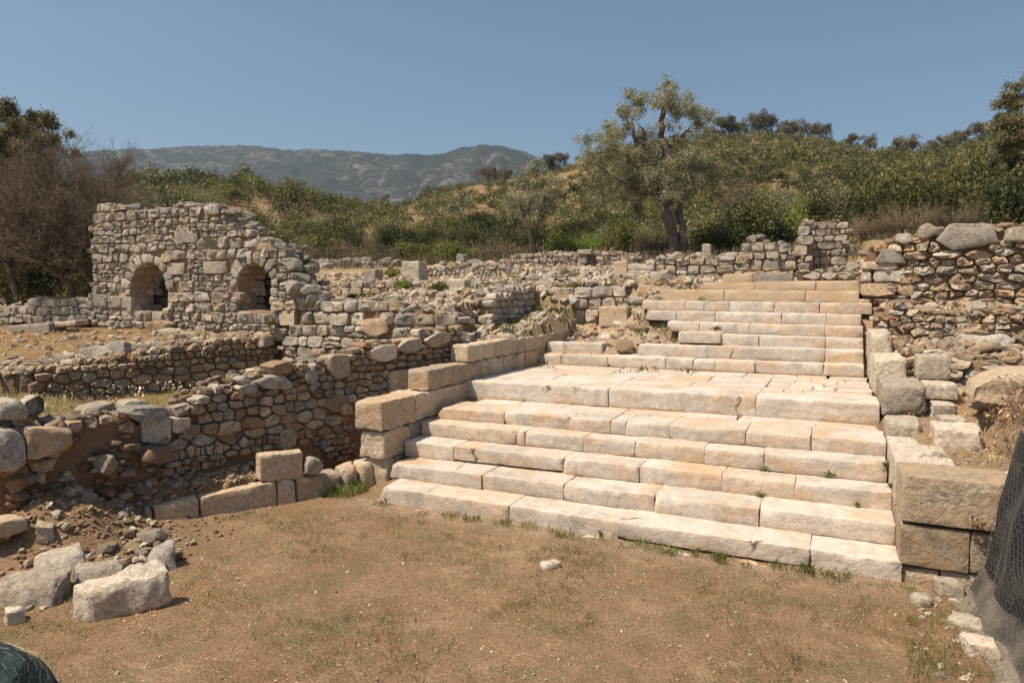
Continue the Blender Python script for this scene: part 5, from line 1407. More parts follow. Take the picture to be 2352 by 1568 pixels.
for a in [
    ('bright green bush at the skyline behind the short post stone', 'bright', 1040, 604, 556, 120, 43), ('dull twiggy grey green bush right of the bright one', 'drygreen', 1140, 606, 540, 150, 44),
    ('olive green bush behind the back rubble heap', 'mid', 960, 604, 556, 120, 45), ('dry brownish scrub behind the low back wall', 'drygreen', 870, 604, 548, 130, 45), ('brownish green scrub right of the arched wall', 'drygreen', 770, 606, 545, 120, 46),
    ('dull scrub patch against the arched wall slope', 'drygreen', 690, 600, 552, 90, 47), ('bright green bush right of the small olive trunk', 'bright', 1290, 598, 522, 80, 43), ('low leafy green bush left of the large olive', 'bright', 1350, 598, 528, 100, 44),
    ('silvery green bush between the two olive trees', 'silver', 1385, 590, 508, 70, 45), ('rounded green bush just left of the olive trunk', 'mid', 1430, 592, 500, 110, 44), ('grey green bush touching the olive trunk', 'silver', 1495, 590, 492, 90, 42),
    ('dry twiggy bush at the foot of the olive trunk', 'dry', 1500, 592, 535, 90, 40), ('big silvery bush right of the olive trunk', 'silver', 1630, 575, 462, 150, 44), ('big dark glossy bush in the middle of the thicket', 'dark', 1725, 585, 458, 190, 42),
    ('low dark bush at the foot of the thicket', 'dark', 1650, 590, 505, 150, 41), ('bright green bush behind the pier stumps', 'bright', 1835, 555, 455, 90, 46), ('silvery bush with pale top behind the pier stumps', 'silver', 1800, 540, 440, 100, 48),
    ('tall pale green thicket behind the tall pier', 'silver', 1910, 545, 385, 170, 48), ('tall olive green bush right of the tall pier', 'mid', 2030, 535, 372, 170, 47), ('dark bush with dry lower twigs above the rubble wall', 'dark', 2120, 535, 392, 170, 44),
    ('tall dark bush above the rubble wall', 'mid', 2215, 530, 352, 180, 44), ('dark thicket at the right edge above the wall', 'dark', 2320, 520, 380, 190, 40), ('large green bush at the right edge', 'mid', 2370, 500, 325, 170, 46),
    ('dry brown twig bush on the wall right of the tall pier', 'dry', 1995, 560, 485, 100, 33), ('dry brown twig bush in the middle above the rubble wall', 'dry', 2085, 545, 460, 140, 34), ('tangled dry bush above the largest wall stone', 'dry', 2190, 525, 455, 140, 34),
    ('pale dry bush beside the large olive crown', 'drygreen', 1680, 500, 400, 140, 60), ('pale olive bush high above the thicket', 'silver', 1610, 430, 345, 120, 75), ('dark bush left of the silvery thicket', 'dark', 1990, 560, 440, 130, 45),
    ('bushy greenery at the foot of the thicket right part', 'mid', 1790, 575, 500, 110, 43), ('greyish bush at the left end of the hill row', 'drygreen', 300, 500, 395, 110, 60), ('brown green bush beside the bare tree', 'drygreen', 235, 500, 400, 110, 50),
    ('low green shrub behind the left arch', 'bright', 95, 640, 560, 90, 36), ('rough scrub between the arched wall and the hill', 'mid', 600, 598, 535, 110, 52),
    ('added dark shrub mass at the left edge behind the leafless tree', 'dark', 20, 700, 520, 190, 31), ('dark shrub added behind the leaning bare trunks', 'dark', 150, 690, 500, 200, 33), ('dim green shrub beside the left end of the arched wall', 'mid', 215, 690, 560, 110, 30),  # dark shrubs here and below are added to stand in for tree shadow
    ('dark shrub added for shade left of the bare trunks', 'dark', 80, 695, 470, 200, 36),
]: near_shrub(*a)

def where(x):
    return interp_name(((230, 'behind the leafless tree'), (420, 'above the left arch'), (560, 'above the right arch'), (720, 'right of the arched wall'), (860, 'above the low back wall'), (1000, 'behind the standing block'), (1130, 'behind the short post'),
                        (1230, 'left of the small olive'), (1380, 'between the two olives'), (1520, 'left of the large olive'), (1680, 'right of the large olive'), (1850, 'above the pier stumps'), (2050, 'above the tallest pier'), (9999, 'above the right wall')), x)
def interp_name(tab, x):
    for a, n in tab:
        if x < a: return n
# --- shrubs over the hills
def hill_clear(x, y, p):
    """bare earth patches seen on the slopes"""
    for (cx, cy, rx, ry) in ((560, 490, 75, 16), (690, 492, 60, 9), (745, 513, 65, 10), (1010, 522, 75, 12), (840, 540, 50, 6), (480, 465, 35, 12), (1090, 500, 40, 10), (960, 532, 40, 8), (1180, 470, 24, 8), (620, 512, 30, 8)):
        if ((x - cx) / rx) ** 2 + ((y - cy) / ry) ** 2 < 1: return True
    if x > 1400: return fn(p.x, p.y, .09, 4) > .5
    return fn(p.x, p.y, .09, 4) > .44 or fn(p.x, p.y, .16, 14) > .44
HS = []
rg = random.Random(3)
tries = 0
while len(HS) < 2900 and tries < 40000:
    tries += 1
    x = rg.uniform(-150, 2550) if rg.random() < .6 else rg.uniform(1350, 2500); t = rg.uniform(.02, 1.0) ** 1.0
    p = hill_pt(x, t); q = proj(p)
    if hill_clear(x, q[1], p): continue
    far = (p - Vector((0, 0, EYE))).length
    s = rg.uniform(.9, 2.0) * (1.35 if x > 1400 and t > .4 else 1.0) * (1.3 if x < 900 and t > .5 else 1)
    q_ = .55 if x < 1400 else .42
    if any(abs(p.x - o[0].x) < (s + o[1]) * q_ and abs(p.y - o[0].y) < (s + o[1]) * q_ for o in HS[-260:]): continue
    HS.append((p, s, s / far, x, t))
HS.sort(key=lambda h: -h[2])
stuff_co = {}
NR.seed(99)
SPR = {}
for nm, m in (('a', M_SHRUB), ('b', M_SHRUBD), ('c', M_SHRUBG)): SPR[nm] = [None, m]
def low_shrub(seed, leaves, size):
    me = shrub_mesh('tmp', seed, leaves, size, M_SHRUB, 9); co = np.empty(len(me.vertices) * 3, dtype=np.float32); me.vertices.foreach_get('co', co); bpy.data.meshes.remove(me); return co.reshape(-1, 3)
LOW = [low_shrub(200 + i, 340, .17) for i in range(6)]; LOWER = [low_shrub(220 + i, 125, .27) for i in range(6)]
for i, (p, s, a, x, t) in enumerate(HS):
    tone = fn(p.x, p.y, .05, 8) + rg.uniform(-.35, .35)
    if i < 230:
        kind = 'dark' if tone > .3 else 'silver' if tone < -.38 else 'drygreen' if rg.random() < .12 else 'maquis'
        o = link('shrub', rg.choice(SHR[kind]), None, p - Vector((0, 0, .15)))
        o.scale = (s, s * rg.uniform(.85, 1.2), s * rg.uniform(.75, 1.15)); o.rotation_euler = (0, 0, rg.uniform(0, 6.28))
        tag(o, '%s%s bush %s the slope %s' % ('big ' if s > 1.75 else 'small ' if s < 1.2 else '', {'dark': 'dark evergreen', 'silver': 'silvery', 'drygreen': 'dry brownish', 'maquis': 'rounded green'}[kind],
            'low on' if t < .22 else 'a third up' if t < .45 else 'high up' if t < .8 else 'at the top of', where(x)), 'shrub', 'maquis shrubs on the hillsides')
    else:
        nm = 'b' if tone > .2 else 'c' if tone < -.4 else 'a'
        an = rg.uniform(0, 6.28); R = np.array([[math.cos(an), -math.sin(an), 0], [math.sin(an), math.cos(an), 0], [0, 0, 1]])
        stuff_co.setdefault(nm, []).append(((LOW if i < 850 else LOWER)[i % 6] * np.array([1, 1, rg.uniform(.75, 1.2)])) @ R.T * s + np.array(p) - np.array([0, 0, .15]))
for nm, L in stuff_co.items():
    tag(link('maquis', quad_mesh('maquis', np.concatenate(L), SPR[nm][1])), kind='stuff')

# --- pines along the right crest
def pine_mesh(seed):
    NR.seed(seed); cs = []; rs = []
    for i in range(16):
        th = NR.rand() * 6.283; h = .75 + 1.25 * NR.rand() ** .7; r = (.15 + .65 * NR.rand()) * (1.15 - .35 * abs(h - 1.4))
        cs.append((math.cos(th) * r, math.sin(th) * r, h)); rs.append(.26 + .2 * NR.rand())
    P, O = clump_pts(cs, rs, [120] * 16, .4, .75); return quad_mesh('crown', leaf_co(P, .15, 2.6, O), M_PINE)
PINES = [pine_mesh(300 + i) for i in range(4)]
def _tr():
    h = Heap(); tube(h, [(0, 0, -.3), (.05, 0, .7), (-.03, .04, 1.4), (0, 0, 2.0)], [.10, .085, .06, .03], 6)
    for a in range(5): tube(h, [(0, 0, 1.2 + .1 * a), (.55 * math.cos(a * 1.3), .55 * math.sin(a * 1.3), 1.7 + .05 * a)], [.04, .015], 5)
    return mesh_of('trunk', h.v, h.f, M_BARK)
PTR = _tr()
for i, (x, hpx) in enumerate([(1622, 26), (1650, 30), (1668, 34), (1690, 24), (1732, 40), (1762, 28), (1792, 30), (1812, 26), (1852, 34), (1886, 32), (1942, 22), (1985, 18), (2062, 34), (2084, 22), (2125, 30), (2160, 36), (2196, 30), (2240, 34), (2275, 28), (2300, 34), (2335, 36),
                              (1112, 22), (1135, 26), (1160, 24), (1262, 34), (1285, 26), (985, 18), (1010, 16), (780, 14), (890, 13)]):
    p = hill_pt(x, .97); D = -p.x * _sy + p.y * _cy; h = (hpx + 14) / FOC * D * rv.uniform(1.0, 1.4)
    t = thing('pine_tree', '%s pine with a %s crown on the crest %s' % ('tall' if hpx > 31 else 'low' if hpx < 25 else 'middling', ('spreading', 'rounded', 'ragged')[i % 3], where(x)), 'tree', p - Vector((0, 0, (hpx + 14) / FOC * D * .28)), 'pines along the hill crest')
    c_ = link('crown', PINES[i % 4], t); r_ = link('trunk', PTR, t); f = h / 2.2; wd = f * rv.uniform(.75, 1.2)
    c_.scale = (wd, wd, f); r_.scale = (f, f, f); t.rotation_euler = (0, 0, rv.uniform(0, 6))

M_MIXG = leaf_mat('dusty_evergreen_leaves', (.19, .18, .095), (.23, .215, .12), (.14, .135, .07), .3, .8)
# --- trees with clumps measured one by one
def clump_tree(name, label, D, base, limbs, clumps, mat, leaf, dens, elong, seed, trunk_mat=M_BARK, cat='tree', depth=1.3, squash=.85, shell=.3, droop=.2):
    rg = random.Random(seed); NR.seed(seed); b = at_dist(base[0], base[1], D); z = ground_z(b.x, b.y) if b.y < 54 and abs(b.x) < 26 else b.z
    b = Vector((b.x, b.y, min(b.z, z + .1)))
    t = thing(name, label, cat, b); hp = Heap(); fdir = Vector((-_sy, _cy, 0))
    ends = []
    for i, L in enumerate(limbs):
        pts = []
        for j, (x, y, r) in enumerate(L):
            q = at_dist(x, y, D) + fdir * (0 if j == 0 and i < 2 else rg.uniform(-.5, .5) * depth); pts.append(q)
        fine = []; rad = []
        for (p, q), (r0, r1) in zip(zip(pts, pts[1:]), zip([l[2] for l in L], [l[2] for l in L][1:])):
            bb = bend(p, q, 4, .10, seed + i * 3 + len(fine)); fine += bb[:-1]; rad += [lerp(r0, r1, k_ / 4) * D / FOC for k_ in range(4)]
        fine.append(pts[-1]); rad.append(L[-1][2] * D / FOC); tube(hp, fine, rad, 9, seed + i); ends += fine[2:]
    cs = []; rs = []; twigs = Heap()
    for (x, y, r) in clumps:
        c0 = at_dist(x, y, D) + fdir * rg.uniform(-1, 1) * depth; R = r / FOC * D
        e = min(ends, key=lambda q: (q - c0).length); tube(twigs, bend(e, c0, 4, .15, x), [.045, .032, .022, .014, .008], 4)
        for k_ in range(9):
            o = Vector((rg.gauss(0, 1), rg.gauss(0, 1), rg.gauss(0, .85))) * R * .62
            cs.append(c0 + o); rs.append(R * rg.uniform(.22, .55)); tube(twigs, [c0, c0 + o * .5 + Vector((0, 0, .05)), c0 + o * 1.15], [.013, .008, .004], 3)
    twigs.build('twigs', trunk_mat, t)
    w = np.array(rs) ** 2; per = np.maximum(10, (dens * w).astype(int))
    P, O = clump_pts([tuple(c) for c in cs], rs, per, shell, squash); P += NR.normal(size=P.shape) * .11
    hp.build('trunk', trunk_mat, t); 
    me = quad_mesh('crown', leaf_co(P - np.array(b), leaf, elong, O, droop), mat); link('crown', me, t)
    return t
clump_tree('olive_tree', 'large leaning olive tree with a twin trunk rising behind the ruins', 38, (1558, 588), [
    [(1556, 592, 20), (1548, 560, 13), (1530, 505, 11), (1508, 440, 10), (1490, 395, 9), (1482, 350, 7), (1476, 300, 4)],
    [(1572, 592, 12), (1563, 550, 8), (1558, 490, 8), (1565, 440, 6), (1585, 400, 4)],
    [(1508, 440, 10), (1520, 390, 9), (1530, 350, 9), (1522, 310, 8), (1520, 250, 5), (1525, 195, 2)], [(1530, 350, 8), (1548, 325, 6), (1580, 300, 3)],
    [(1490, 395, 7), (1462, 370, 5), (1425, 350, 3)], [(1500, 430, 7), (1460, 430, 4), (1420, 420, 3)], [(1490, 395, 7), (1460, 340, 5), (1455, 270, 3)], [(1558, 470, 6), (1590, 420, 4), (1610, 370, 2)]],
    [(1470, 248, 34), (1498, 225, 20), (1522, 200, 12), (1528, 184, 6), (1518, 238, 20), (1545, 262, 32), (1572, 258, 26), (1588, 285, 30), (1618, 285, 20), (1430, 272, 26), (1402, 296, 24), (1440, 308, 34), (1385, 330, 26), (1342, 330, 16),
     (1352, 352, 18), (1400, 368, 38), (1448, 378, 40), (1402, 418, 34), (1440, 438, 36), (1484, 322, 24), (1500, 410, 30), (1560, 310, 26), (1572, 338, 26), (1545, 385, 34), (1585, 385, 30), (1560, 425, 34), (1520, 462, 24), (1478, 462, 26),
     (1432, 470, 22), (1590, 430, 26), (1612, 355, 24), (1420, 345, 32), (1372, 392, 22), (1640, 290, 10), (1540, 455, 22), (1462, 410, 30), (1395, 452, 22), (1610, 400, 20)],
    M_OLIVE, .125, 2100, 3.4, 7, depth=1.7, shell=.05)
clump_tree('olive_tree', 'small slender olive tree left of the large one', 41, (1228, 592), [
    [(1230, 594, 12), (1222, 560, 7), (1218, 525, 6), (1214, 480, 4), (1212, 420, 2)], [(1218, 525, 5), (1240, 490, 4), (1252, 430, 2)], [(1218, 520, 4), (1196, 480, 3), (1190, 440, 2)]],
    [(1218, 395, 22), (1190, 415, 20), (1248, 412, 22), (1222, 432, 30), (1186, 462, 22), (1252, 450, 24), (1200, 488, 22), (1246, 486, 22), (1222, 508, 16), (1178, 500, 14), (1262, 470, 16), (1232, 380, 14)],
    M_OLIVE, .125, 1900, 3.4, 9, depth=1.1, shell=.05)
clump_tree('evergreen_tree', 'dark rounded evergreen tree at the left edge behind the bare tree', 40, (40, 600), [[(30, 640, 20), (35, 520, 14), (30, 420, 8)], [(35, 500, 8), (80, 430, 5)]],
    [(20, 275, 40), (60, 285, 34), (95, 320, 32), (-20, 290, 50), (30, 330, 50), (75, 365, 40), (110, 365, 26), (-20, 380, 55), (40, 410, 50), (90, 420, 40), (-30, 460, 50), (50, 470, 40)],
    M_MIXG, .15, 3200, 2.4, 13, depth=1.6, shell=.2)
clump_tree('evergreen_tree', 'dark tree reaching in at the right edge above the hill', 42, (2400, 500), [[(2400, 520, 16), (2390, 400, 10), (2375, 260, 5)]],
    [(2350, 200, 22), (2340, 235, 24), (2330, 270, 22), (2350, 290, 30), (2390, 200, 40), (2400, 280, 50), (2335, 320, 18), (2360, 350, 30), (2400, 380, 50)], M_MIXG, .15, 2600, 2.4, 15, depth=1.5)

# --- the bare tree on the left
def bare_tree(label, D, roots, seed, levels=6, spread=.6, mat=M_TWIG, group=None):
    rg = random.Random(seed); b = at_dist(roots[0][0][0], roots[0][0][1], D); b.z = min(b.z, ground_z(b.x, b.y))
    t = thing('bare_tree', label, 'tree', b, group); big = Heap(); small = Heap(); tw_ = Heap()
    def grow(p, d, L, r, lv):
        if lv == 0 or L < .12: return
        n = 3 if lv > 2 else 2; pts = [p]; q = p; dd = d
        for i in range(n):
            dd = (dd + Vector((rg.gauss(0, .16), rg.gauss(0, .16), rg.gauss(.03, .12)))).normalized(); q = q + dd * L / n; pts.append(q)
        tube(small if lv > 2 else tw_, pts, [lerp(r, r * .62, i / n) for i in range(n + 1)], 5 if lv > 3 else 3)
        for k_ in range(rg.choice((2, 3, 3)) if lv > 1 else 0):
            s = rg.uniform(.35, 1.0); a = pts[min(n, int(s * n))]
            o = Vector((rg.gauss(0, 1), rg.gauss(0, 1), rg.gauss(.25, .7))).normalized()
            grow(a, (dd * (1 - spread) + o * spread).normalized(), L * rg.uniform(.62, .88), r * .6, lv - 1)
        if lv > 1: grow(q, dd, L * .8, r * .62, lv - 1)
    for R in roots:
        pts = [at_dist(x, y, D + dz) for (x, y, r, dz) in R]; rad = [r * D / FOC for (x, y, r, dz) in R]
        f = []; rr_ = []
        for i in range(len(pts) - 1):
            bb = bend(pts[i], pts[i + 1], 4, .1, seed + i); f += bb[:-1]; rr_ += [lerp(rad[i], rad[i + 1], k_ / 4) for k_ in range(4)]
        f.append(pts[-1]); rr_.append(rad[-1]); tube(big, f, rr_, 8, seed)
        for i in range(3, len(f), 2):
            for _ in range(3):
                d = Vector((rg.gauss(0, .8), rg.gauss(0, .8), rg.uniform(.3, 1.2))).normalized(); grow(f[i], d, rg.uniform(.55, 1.0), rr_[i] * .5, levels - 1)
        grow(f[-1], (f[-1] - f[-2]).normalized(), .72, rad[-1] * .9, levels)
    big.build('trunk', mat, t); small.build('branch', mat, t); tw_.build('twigs', mat, t)
    return t
bare_tree('leafless brown tree with leaning trunks left of the arched wall', 25, [
    [(168, 685, 9, 0), (160, 640, 8, 0), (130, 590, 7, .3), (90, 530, 5, .5), (50, 460, 3, .8)],
    [(224, 660, 8, -.6), (195, 630, 7, -.4), (170, 600, 6, 0), (160, 540, 5, .2), (170, 470, 3, .4)],
    [(130, 590, 5, .3), (60, 560, 4, 0), (0, 500, 3, -.5)], [(195, 630, 4, -.4), (205, 570, 3, -.2), (215, 500, 2, 0)], [(90, 530, 4, .5), (110, 450, 3, .9), (130, 400, 2, 1)],
    [(40, 690, 6, 1.5), (20, 620, 5, 1.8), (10, 560, 4, 2), (-10, 480, 3, 2)]], 5, 6)
bare_tree('second leafless grey brown tree behind the first one', 33, [[(255, 600, 6, 0), (250, 540, 5, 0), (262, 470, 3, .5), (270, 420, 2, .8)], [(250, 540, 4, 0), (220, 480, 3, 0), (200, 420, 2, 0)], [(100, 620, 6, 0), (95, 520, 5, .5), (60, 420, 3, 0)]], 8, 6, group=None)
WD = fw(22.5)
wall_thing('dark_wall', 'dark shaded stone wall behind the leafless tree', WD, [(-60, 705), (-60, 588), (20, 584), (60, 584), (150, 604), (212, 606), (212, 705)], rv, M_RUB, 'course', .34, d=(.1, .7), proud=.05, gap=.03, bulge=.03, jit=.1, cut=.15, limit=180)

# --- small plants
def tuft_co(p, n, h, spread, lean=.5):
    B = np.array(p)[None] + np.concatenate([NR.normal(size=(n, 2)) * spread, np.zeros((n, 1))], 1)
    d = NR.normal(size=(n, 3)) * lean; d[:, 2] = np.abs(d[:, 2]) * .3 + 1; d = unit(d); L = (h * (.5 + NR.rand(n)))[:, None]
    s = unit(np.cross(d, NR.normal(size=(n, 3)))) * L * .06; T = B + d * L; M = B + d * L * .55 + np.array([0, 0, .02])
    return np.stack([B - s, M - s * .8, T, M + s], 1).reshape(-1, 3)
def grass(name, n, region, blades, h, spread, mat, seed):
    rg = random.Random(seed); NR.seed(seed); L = []
    while len(L) < n:
        p = region(rg)
        if p is None: continue
        L.append(tuft_co((p[0], p[1], ground_z(p[0], p[1]) - .005), blades, h * rg.uniform(.5, 1.4), spread))
    tag(link(name, quad_mesh(name, np.concatenate(L), mat)), kind='stuff')
def patchy(x0, x1, y0, y1, s, thr, o, ok=None):
    def f(rg):
        x, y = rg.uniform(x0, x1), rg.uniform(y0, y1)
        if fn(x, y, s, o) + .5 * fn(x, y, s * 3, o + 5) < thr: return None
        return (x, y) if ok is None or ok(x, y) else None
    return f
inpit = lambda x, y: x > line_x((-9.54, 7.19), (-7.63, 10.35), y) + .15 and math.hypot((x + 10.05), (y - 6.1)) > 1.5 and y < 9.45
grass('grass', 2600, patchy(-8.8, 1.5, 3.6, 9.45, .8, .12, 3, inpit), 10, .042, .045, M_GRASSG, 1)
grass('dry_grass', 5200, patchy(-8.8, 1.5, 3.6, 9.45, 1.0, -.12, 7, inpit), 9, .024, .06, M_GRASSD, 2)
grass('grass', 60, lambda rg: (rg.uniform(-7.0, 1.0), 9.44 + rg.gauss(0, .06)), 26, .09, .05, M_GRASSG, 3)
grass('dry_grass', 2200, lambda rg: (lambda y: (line_x(LB0, LB1, y) - .4 - rg.random() ** .8 * 12, y))(rg.uniform(9.3, 15.3)), 10, .07, .12, M_GRASSD, 4)
grass('grass', 700, patchy(-17, -9.4, 7, 15.2, .8, 0, 2, lambda x, y: line_x(LB0, LB1, y) < x < line_x(LA0, LA1, y) - .9), 12, .08, .1, M_GRASSG, 5)
grass('dry_grass', 700, patchy(-17, -9.4, 7, 15.2, .8, -.2, 9, lambda x, y: line_x(LB0, LB1, y) < x < line_x(LA0, LA1, y) - .9), 12, .09, .1, M_GRASSD, 6)
grass('grass', 160, patchy(-14, -3, 16.5, 30, .7, .2, 2), 26, .22, .14, M_GRASSG, 7)
grass('dry_grass', 420, patchy(-16, 5, 16.5, 34, .6, .0, 6, lambda x, y: not (-7.4 < x < 1 and y < 22.6)), 20, .16, .14, M_GRASSD, 8)
grass('grass', 40, lambda rg: (-8.75 + .25 * rg.random(), rg.uniform(17.6, 20.8)), 40, .16, .12, M_GRASSG, 9)
grass('grass', 45, lambda rg: (-8.1 + .45 * rg.random(), rg.uniform(9.5, 10.6)), 30, .14, .08, M_GRASSG, 10)
grass('dry_grass', 220, box_region(1.2, 2.9, 9.9, 15.0), 14, .07, .08, M_GRASSD, 11)
grass('grass', 70, lambda rg: (lambda p: (p.x, p.y))(at_z(rg.uniform(2090, 2290), rg.uniform(1380, 1568), 0)), 18, .06, .06, M_GRASSG, 12)
grass('dry_grass', 900, lambda rg: (rg.uniform(-30, 10), rg.uniform(33, 47)), 26, .4, .4, M_DRYBUSH, 13)
def flowers():
    NR.seed(4); rg = random.Random(4); P = []
    for _ in range(170):
        y = rg.uniform(9.8, 14.5); x = line_x(LB0, LB1, y) + .35 + abs(rg.gauss(0, .7)); P.append((x, y, ground_z(x, y) + rg.uniform(.15, .4)))
    tag(link('flowers', quad_mesh('flowers', leaf_co(np.array(P), .055, 1.1), M_FLOWER)), kind='stuff')
flowers()
def weed(label, x, y, plane_y, size, mat=M_GRASSG, n=70, name='weed', cat='weed'):
    p = at_y(x, y, plane_y); NR.seed(int(x)); d = unit(NR.normal(size=(n, 3))); d[:, 2] = np.abs(d[:, 2]); P = d * size * (NR.rand(n, 1) ** .5) * np.array([1, .7, .8])
    o = link(name, quad_mesh(name, leaf_co(P, size * .5, 2.6, d), mat), None, p); return tag(o, label, cat)
weed('small green weed under the fourth step left of the two near its right end', 1757, 1080, 11.48, .10)
weed('small green weed under the fourth step nearest the right end', 1905, 1092, 11.48, .10)
weed('small green weed under the third step right of its middle', 1748, 1140, 10.9, .09)
weed('low weed in the joint at the right end of the third step', 2052, 1120, 10.9, .09)
weed('low weed at the right end of the fourth step beside the flank', 2040, 1070, 11.5, .09)
weed('tiny weed under the second step from the right', 1970, 1160, 10.9, .05)
weed('dry weed hanging from the joint of the smooth right pier', 2245, 1208, 9.6, .13, M_DEADLEAF, 60)
weed('green weed tuft in the robbed gap left of the eighth step', 1645, 758, 18.9, .16)
weed('green weed tuft on the rubble by the upper left steps', 1612, 690, 20.8, .14)
weed('spiky yellow green agave like plant beside the tall standing block', 902, 632, 24.6, .45, M_GRASSG, 120, 'plant', 'plant')
weed('green leafy weed on the rubble slope right part', 1045, 690, 19.8, .45, M_SHRUBL, 160, 'plant', 'plant')
weed('green leafy weed on the rubble slope middle part', 925, 660, 20.5, .35, M_SHRUBL, 130, 'plant', 'plant')
weed('green leafy weed on the rubble slope near the pale rounded block', 1010, 670, 20.2, .4, M_SHRUBL, 150, 'plant', 'plant')
weed('green weed at the foot of the right arch', 625, 745, 15.3, .25, M_SHRUBL, 90, 'plant', 'plant')
weed('low green weed on the wall top by the leaning arch stones', 735, 690, 16.0, .25, M_SHRUBL, 90, 'plant', 'plant')
weed('green weed among the stones right of the parapet end', 2035, 810, 18.0, .2, M_SHRUBL, 90, 'plant', 'plant')

# --- litter on the pit floor
def litter():
    NR.seed(12); rg = random.Random(12); P = []
    while len(P) < 12000:
        x, y = rg.uniform(-9.2, 1.6), rg.uniform(3.4, 9.5)
        if not inpit(x, y) or fn(x, y, .8, 21) + .6 * fn(x, y, 2.4, 4) < rg.uniform(-.7, .35): continue
        P.append((x, y, ground_z(x, y) + .006))
    P = np.array(P); n = len(P); an = NR.rand(n) * 6.283; s = (.004 + .020 * NR.rand(n) ** 4)[:, None]
    a = np.stack([np.cos(an), np.sin(an), NR.normal(size=n) * .25], 1); b = np.stack([-np.sin(an), np.cos(an), NR.normal(size=n) * .25], 1)
    co = np.stack([P + a * s, P + b * s * .45, P - a * s, P - b * s * .45], 1).reshape(-1, 3); co[:, 2] = np.maximum(co[:, 2], np.repeat(P[:, 2], 4) - .002)
    tag(link('litter', quad_mesh('litter', co, M_LITTER)), kind='stuff')
M_LITTER = leaf_mat('dry_litter', (.44, .32, .20), (.52, .40, .27), (.30, .19, .11), .1)
litter()

grass('dry_grass', 1500, box_region(2.9, 16, 3, 22, lambda x, y: y < 14.5 or x > 5), 9, .12, .14, M_GRASSD, 41)

# ---------------------------------------------------------------- netted banks
def fabric_mat():
    k = NT('black_geotextile'); v = k.pos()
    c = k.mix(k.ramp(k.noise(v, 2.2, 5, .65, .5), [(.45, 0.0), (.62, .8)]), (.018, .019, .022), (.06, .06, .058))
    g = k.n('ShaderNodeNewGeometry'); s = k.n('ShaderNodeSeparateXYZ'); k.l(g.outputs['True Normal'], s.inputs[0])
    sunlit_dust = k.ramp(s.outputs['Z'], [(.30, 0.0), (.65, .7)])  # upward slopes paler: dust plus a sunlit tone painted into the fabric
    c = k.mix(sunlit_dust, c, k.mix(k.ramp(k.noise(v, 9, 5, .7), [(.4, 0.0), (.6, 1.0)]), (.24, .20, .155), (.32, .27, .21)))
    k.color(c); k.b.inputs['Roughness'].default_value = .7; k.bump(k.noise(v, 26, 4, .6), .4, .02); return k.m
M_FAB = fabric_mat()
k = NT('dark_teal_cloth'); v = k.pos(); k.color(k.ramp(k.noise(v, 5, 5, .7), [(.35, (.012, .022, .024)), (.65, (.035, .052, .052))])); k.bump(k.noise(v, 14, 4, .6), .7, .05); M_TEAL = k.m
k = NT('galvanised_wire'); k.b.inputs['Metallic'].default_value = .6; k.b.inputs['Roughness'].default_value = .5; k.color(k.ramp(k.noise(k.pos(), 20), [(.3, (.22, .21, .20)), (.7, (.33, .32, .30))])); M_WIRE = k.m
def netted(name, label, surf, nu, nv, cell, wire, loc, fab=None):
    t = thing(name, label, 'netted bank', loc); V = [surf(i / nu, j / nv, 0) for j in range(nv + 1) for i in range(nu + 1)]
    F = [(j * (nu + 1) + i, j * (nu + 1) + i + 1, (j + 1) * (nu + 1) + i + 1, (j + 1) * (nu + 1) + i) for j in range(nv) for i in range(nu)]
    add('fabric', V, F, fab or M_FAB, t)
    hp = Heap(); LU = (surf(1, .4, 0) - surf(0, .4, 0)).length; LV = sum((surf(.5, (j + 1) / 12, 0) - surf(.5, j / 12, 0)).length for j in range(12))
    cu, cv = int(LU / cell), int(LV / (cell * .9))
    def P(a, b):
        u, v_ = a / cu, b / cv
        w = 1.5 * fn(a, b, .31, 4); return surf(min(1, max(0, u + w / cu * .3)), min(1, max(0, v_)), .03 + .02 * fn(a, b, .13, 2))
    for i in range(cu):
        for j in range(cv):
            o = .5 if j % 2 else 0; a = i + o
            p0, p1, p2, p3 = P(a, j), P(a, j + .45), P(a + .5, j + 1), P(a - .5, j + 1)
            for (p, q) in ((p0, p1), (p1, p2), (p1, p3)):
                d = (q - p); s = d.cross(Vector((.4, -.8, .5))).normalized() * wire; r = d.cross(s).normalized() * wire
                hp.put([p + s, p - s * .5 + r * .87, p - s * .5 - r * .87, q + s, q - s * .5 + r * .87, q - s * .5 - r * .87], [(0, 1, 4, 3), (1, 2, 5, 4), (2, 0, 3, 5)])
    hp.build('wire_mesh', M_WIRE, t, False)
    return t
def surf_r(u, v, d):
    y = lerp(4.6, 9.62, u)
    x = interp([(0, 1.42), (.08, 1.60), (.2, 1.75), (.5, 1.86), (.85, 2.03), (.95, 2.2), (1, 2.9)], v); z = interp([(0, .0), (.06, .03), (.22, .42), (.5, 1.15), (.85, 2.05), (.95, 2.22), (1, 2.25)], v)
    fold = (.10 * fn(y, 0, 1.3, 2) + .07 * fn(y, v * 1.2, 3.1, 6)) * (1 - .4 * v) + .16 * (1 - sst(0, .45, v)) * fn(y, 0, .8, 9)
    x += fold + .25 * sst(9.35, 9.62, y) * 0
    n = Vector((-.9, -.15, .35 if v < .9 else .9)).normalized()
    return Vector((x, y, max(z - .02 + .03 * fn(y, v * 4, 2.2, 1), 0.005))) + n * d
netted('netted_bank', 'earth bank at the right edge covered in black fabric and chicken wire', surf_r, 110, 60, .085, .0017, (1.6, 7.5, 0))
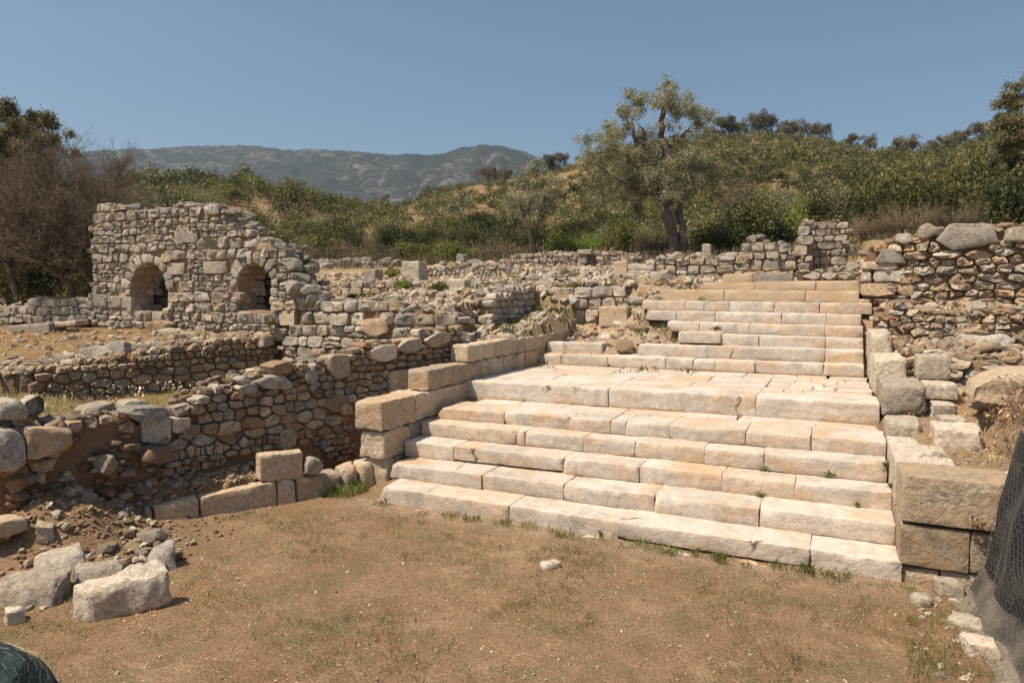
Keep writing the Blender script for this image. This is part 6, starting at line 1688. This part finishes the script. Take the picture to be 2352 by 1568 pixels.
def surf_l(u, v, d):
    a = lerp(-.4, 3.6, u); r = interp([(0, 1.0), (.5, .72), (1, .0)], v); z = interp([(0, -.05), (.15, .22), (.5, .47), (1, .60)], v)
    c = Vector((-6.62, 2.78, 0)); p = c + Vector((math.cos(a) * r * 1.05, math.sin(a) * r * 1.05, z * (1 + .25 * fn(u * 5, v * 2, 1.0, 3))))
    n = Vector((math.cos(a) * .6, math.sin(a) * .6, .7)); return p + n * d
netted('netted_mound', 'dark fabric heap under wire netting in the bottom left corner', surf_l, 60, 30, .10, .0005, (-6.62, 2.78, 0), M_TEAL)

# --- dead leaves and dry stalks on the right bank
def dead_bank():
    NR.seed(31); rg = random.Random(31); P = []; O = []
    t = thing('dead_plants', 'mass of dry brown dead plants hanging over the right bank', 'dead plants', (2.2, 11.0, 1.6)); hp = Heap()
    for _ in range(95):
        y = rg.uniform(9.75, 12.6); x = 2.2 + .05 * (y - 10) + rg.uniform(0, .5); z0 = ground_z(x, y) - .1
        h = rg.uniform(.15, .45); e = (x - rg.uniform(.05, .4), y - rg.uniform(-.1, .3), z0 + h); tube(hp, [(x, y, z0), ((x + e[0]) / 2 + .04, (y + e[1]) / 2, z0 + h * .6), e], [.007, .005, .002], 3)
        for _ in range(rg.randint(6, 14)):
            s = rg.random(); P.append((lerp(x, e[0], s) + rg.gauss(0, .07), lerp(y, e[1], s) + rg.gauss(0, .07), z0 + h * s + rg.gauss(0, .05)))
    tag(hp.build('stalks', M_TWIG, t), kind='stuff')
    co = leaf_co(np.array(P), .06, 2.0, None, .4) - np.array(t.location); link('dead_leaves', quad_mesh('dead_leaves', co, M_DEADLEAF), t)
dead_bank()

# --- the air between here and the mountain
k = NT('haze'); k.t.nodes.remove(k.b); pv = k.n('ShaderNodeVolumePrincipled'); pv.inputs['Color'].default_value = (.55, .76, 1, 1); pv.inputs['Density'].default_value = .00011; pv.inputs['Anisotropy'].default_value = .2
k.l(pv.outputs[0], k.out.inputs['Volume'])
V = [(x, y, z) for z in (-22, 720) for x, y in ((-4100, -4100), (4100, -4100), (4100, 4100), (-4100, 4100))]
hz = add('haze', V, [(3, 2, 1, 0), (4, 5, 6, 7), (0, 1, 5, 4), (1, 2, 6, 5), (2, 3, 7, 6), (3, 0, 4, 7)], k.m, None, False); tag(hz, kind='stuff'); hz.visible_shadow = True
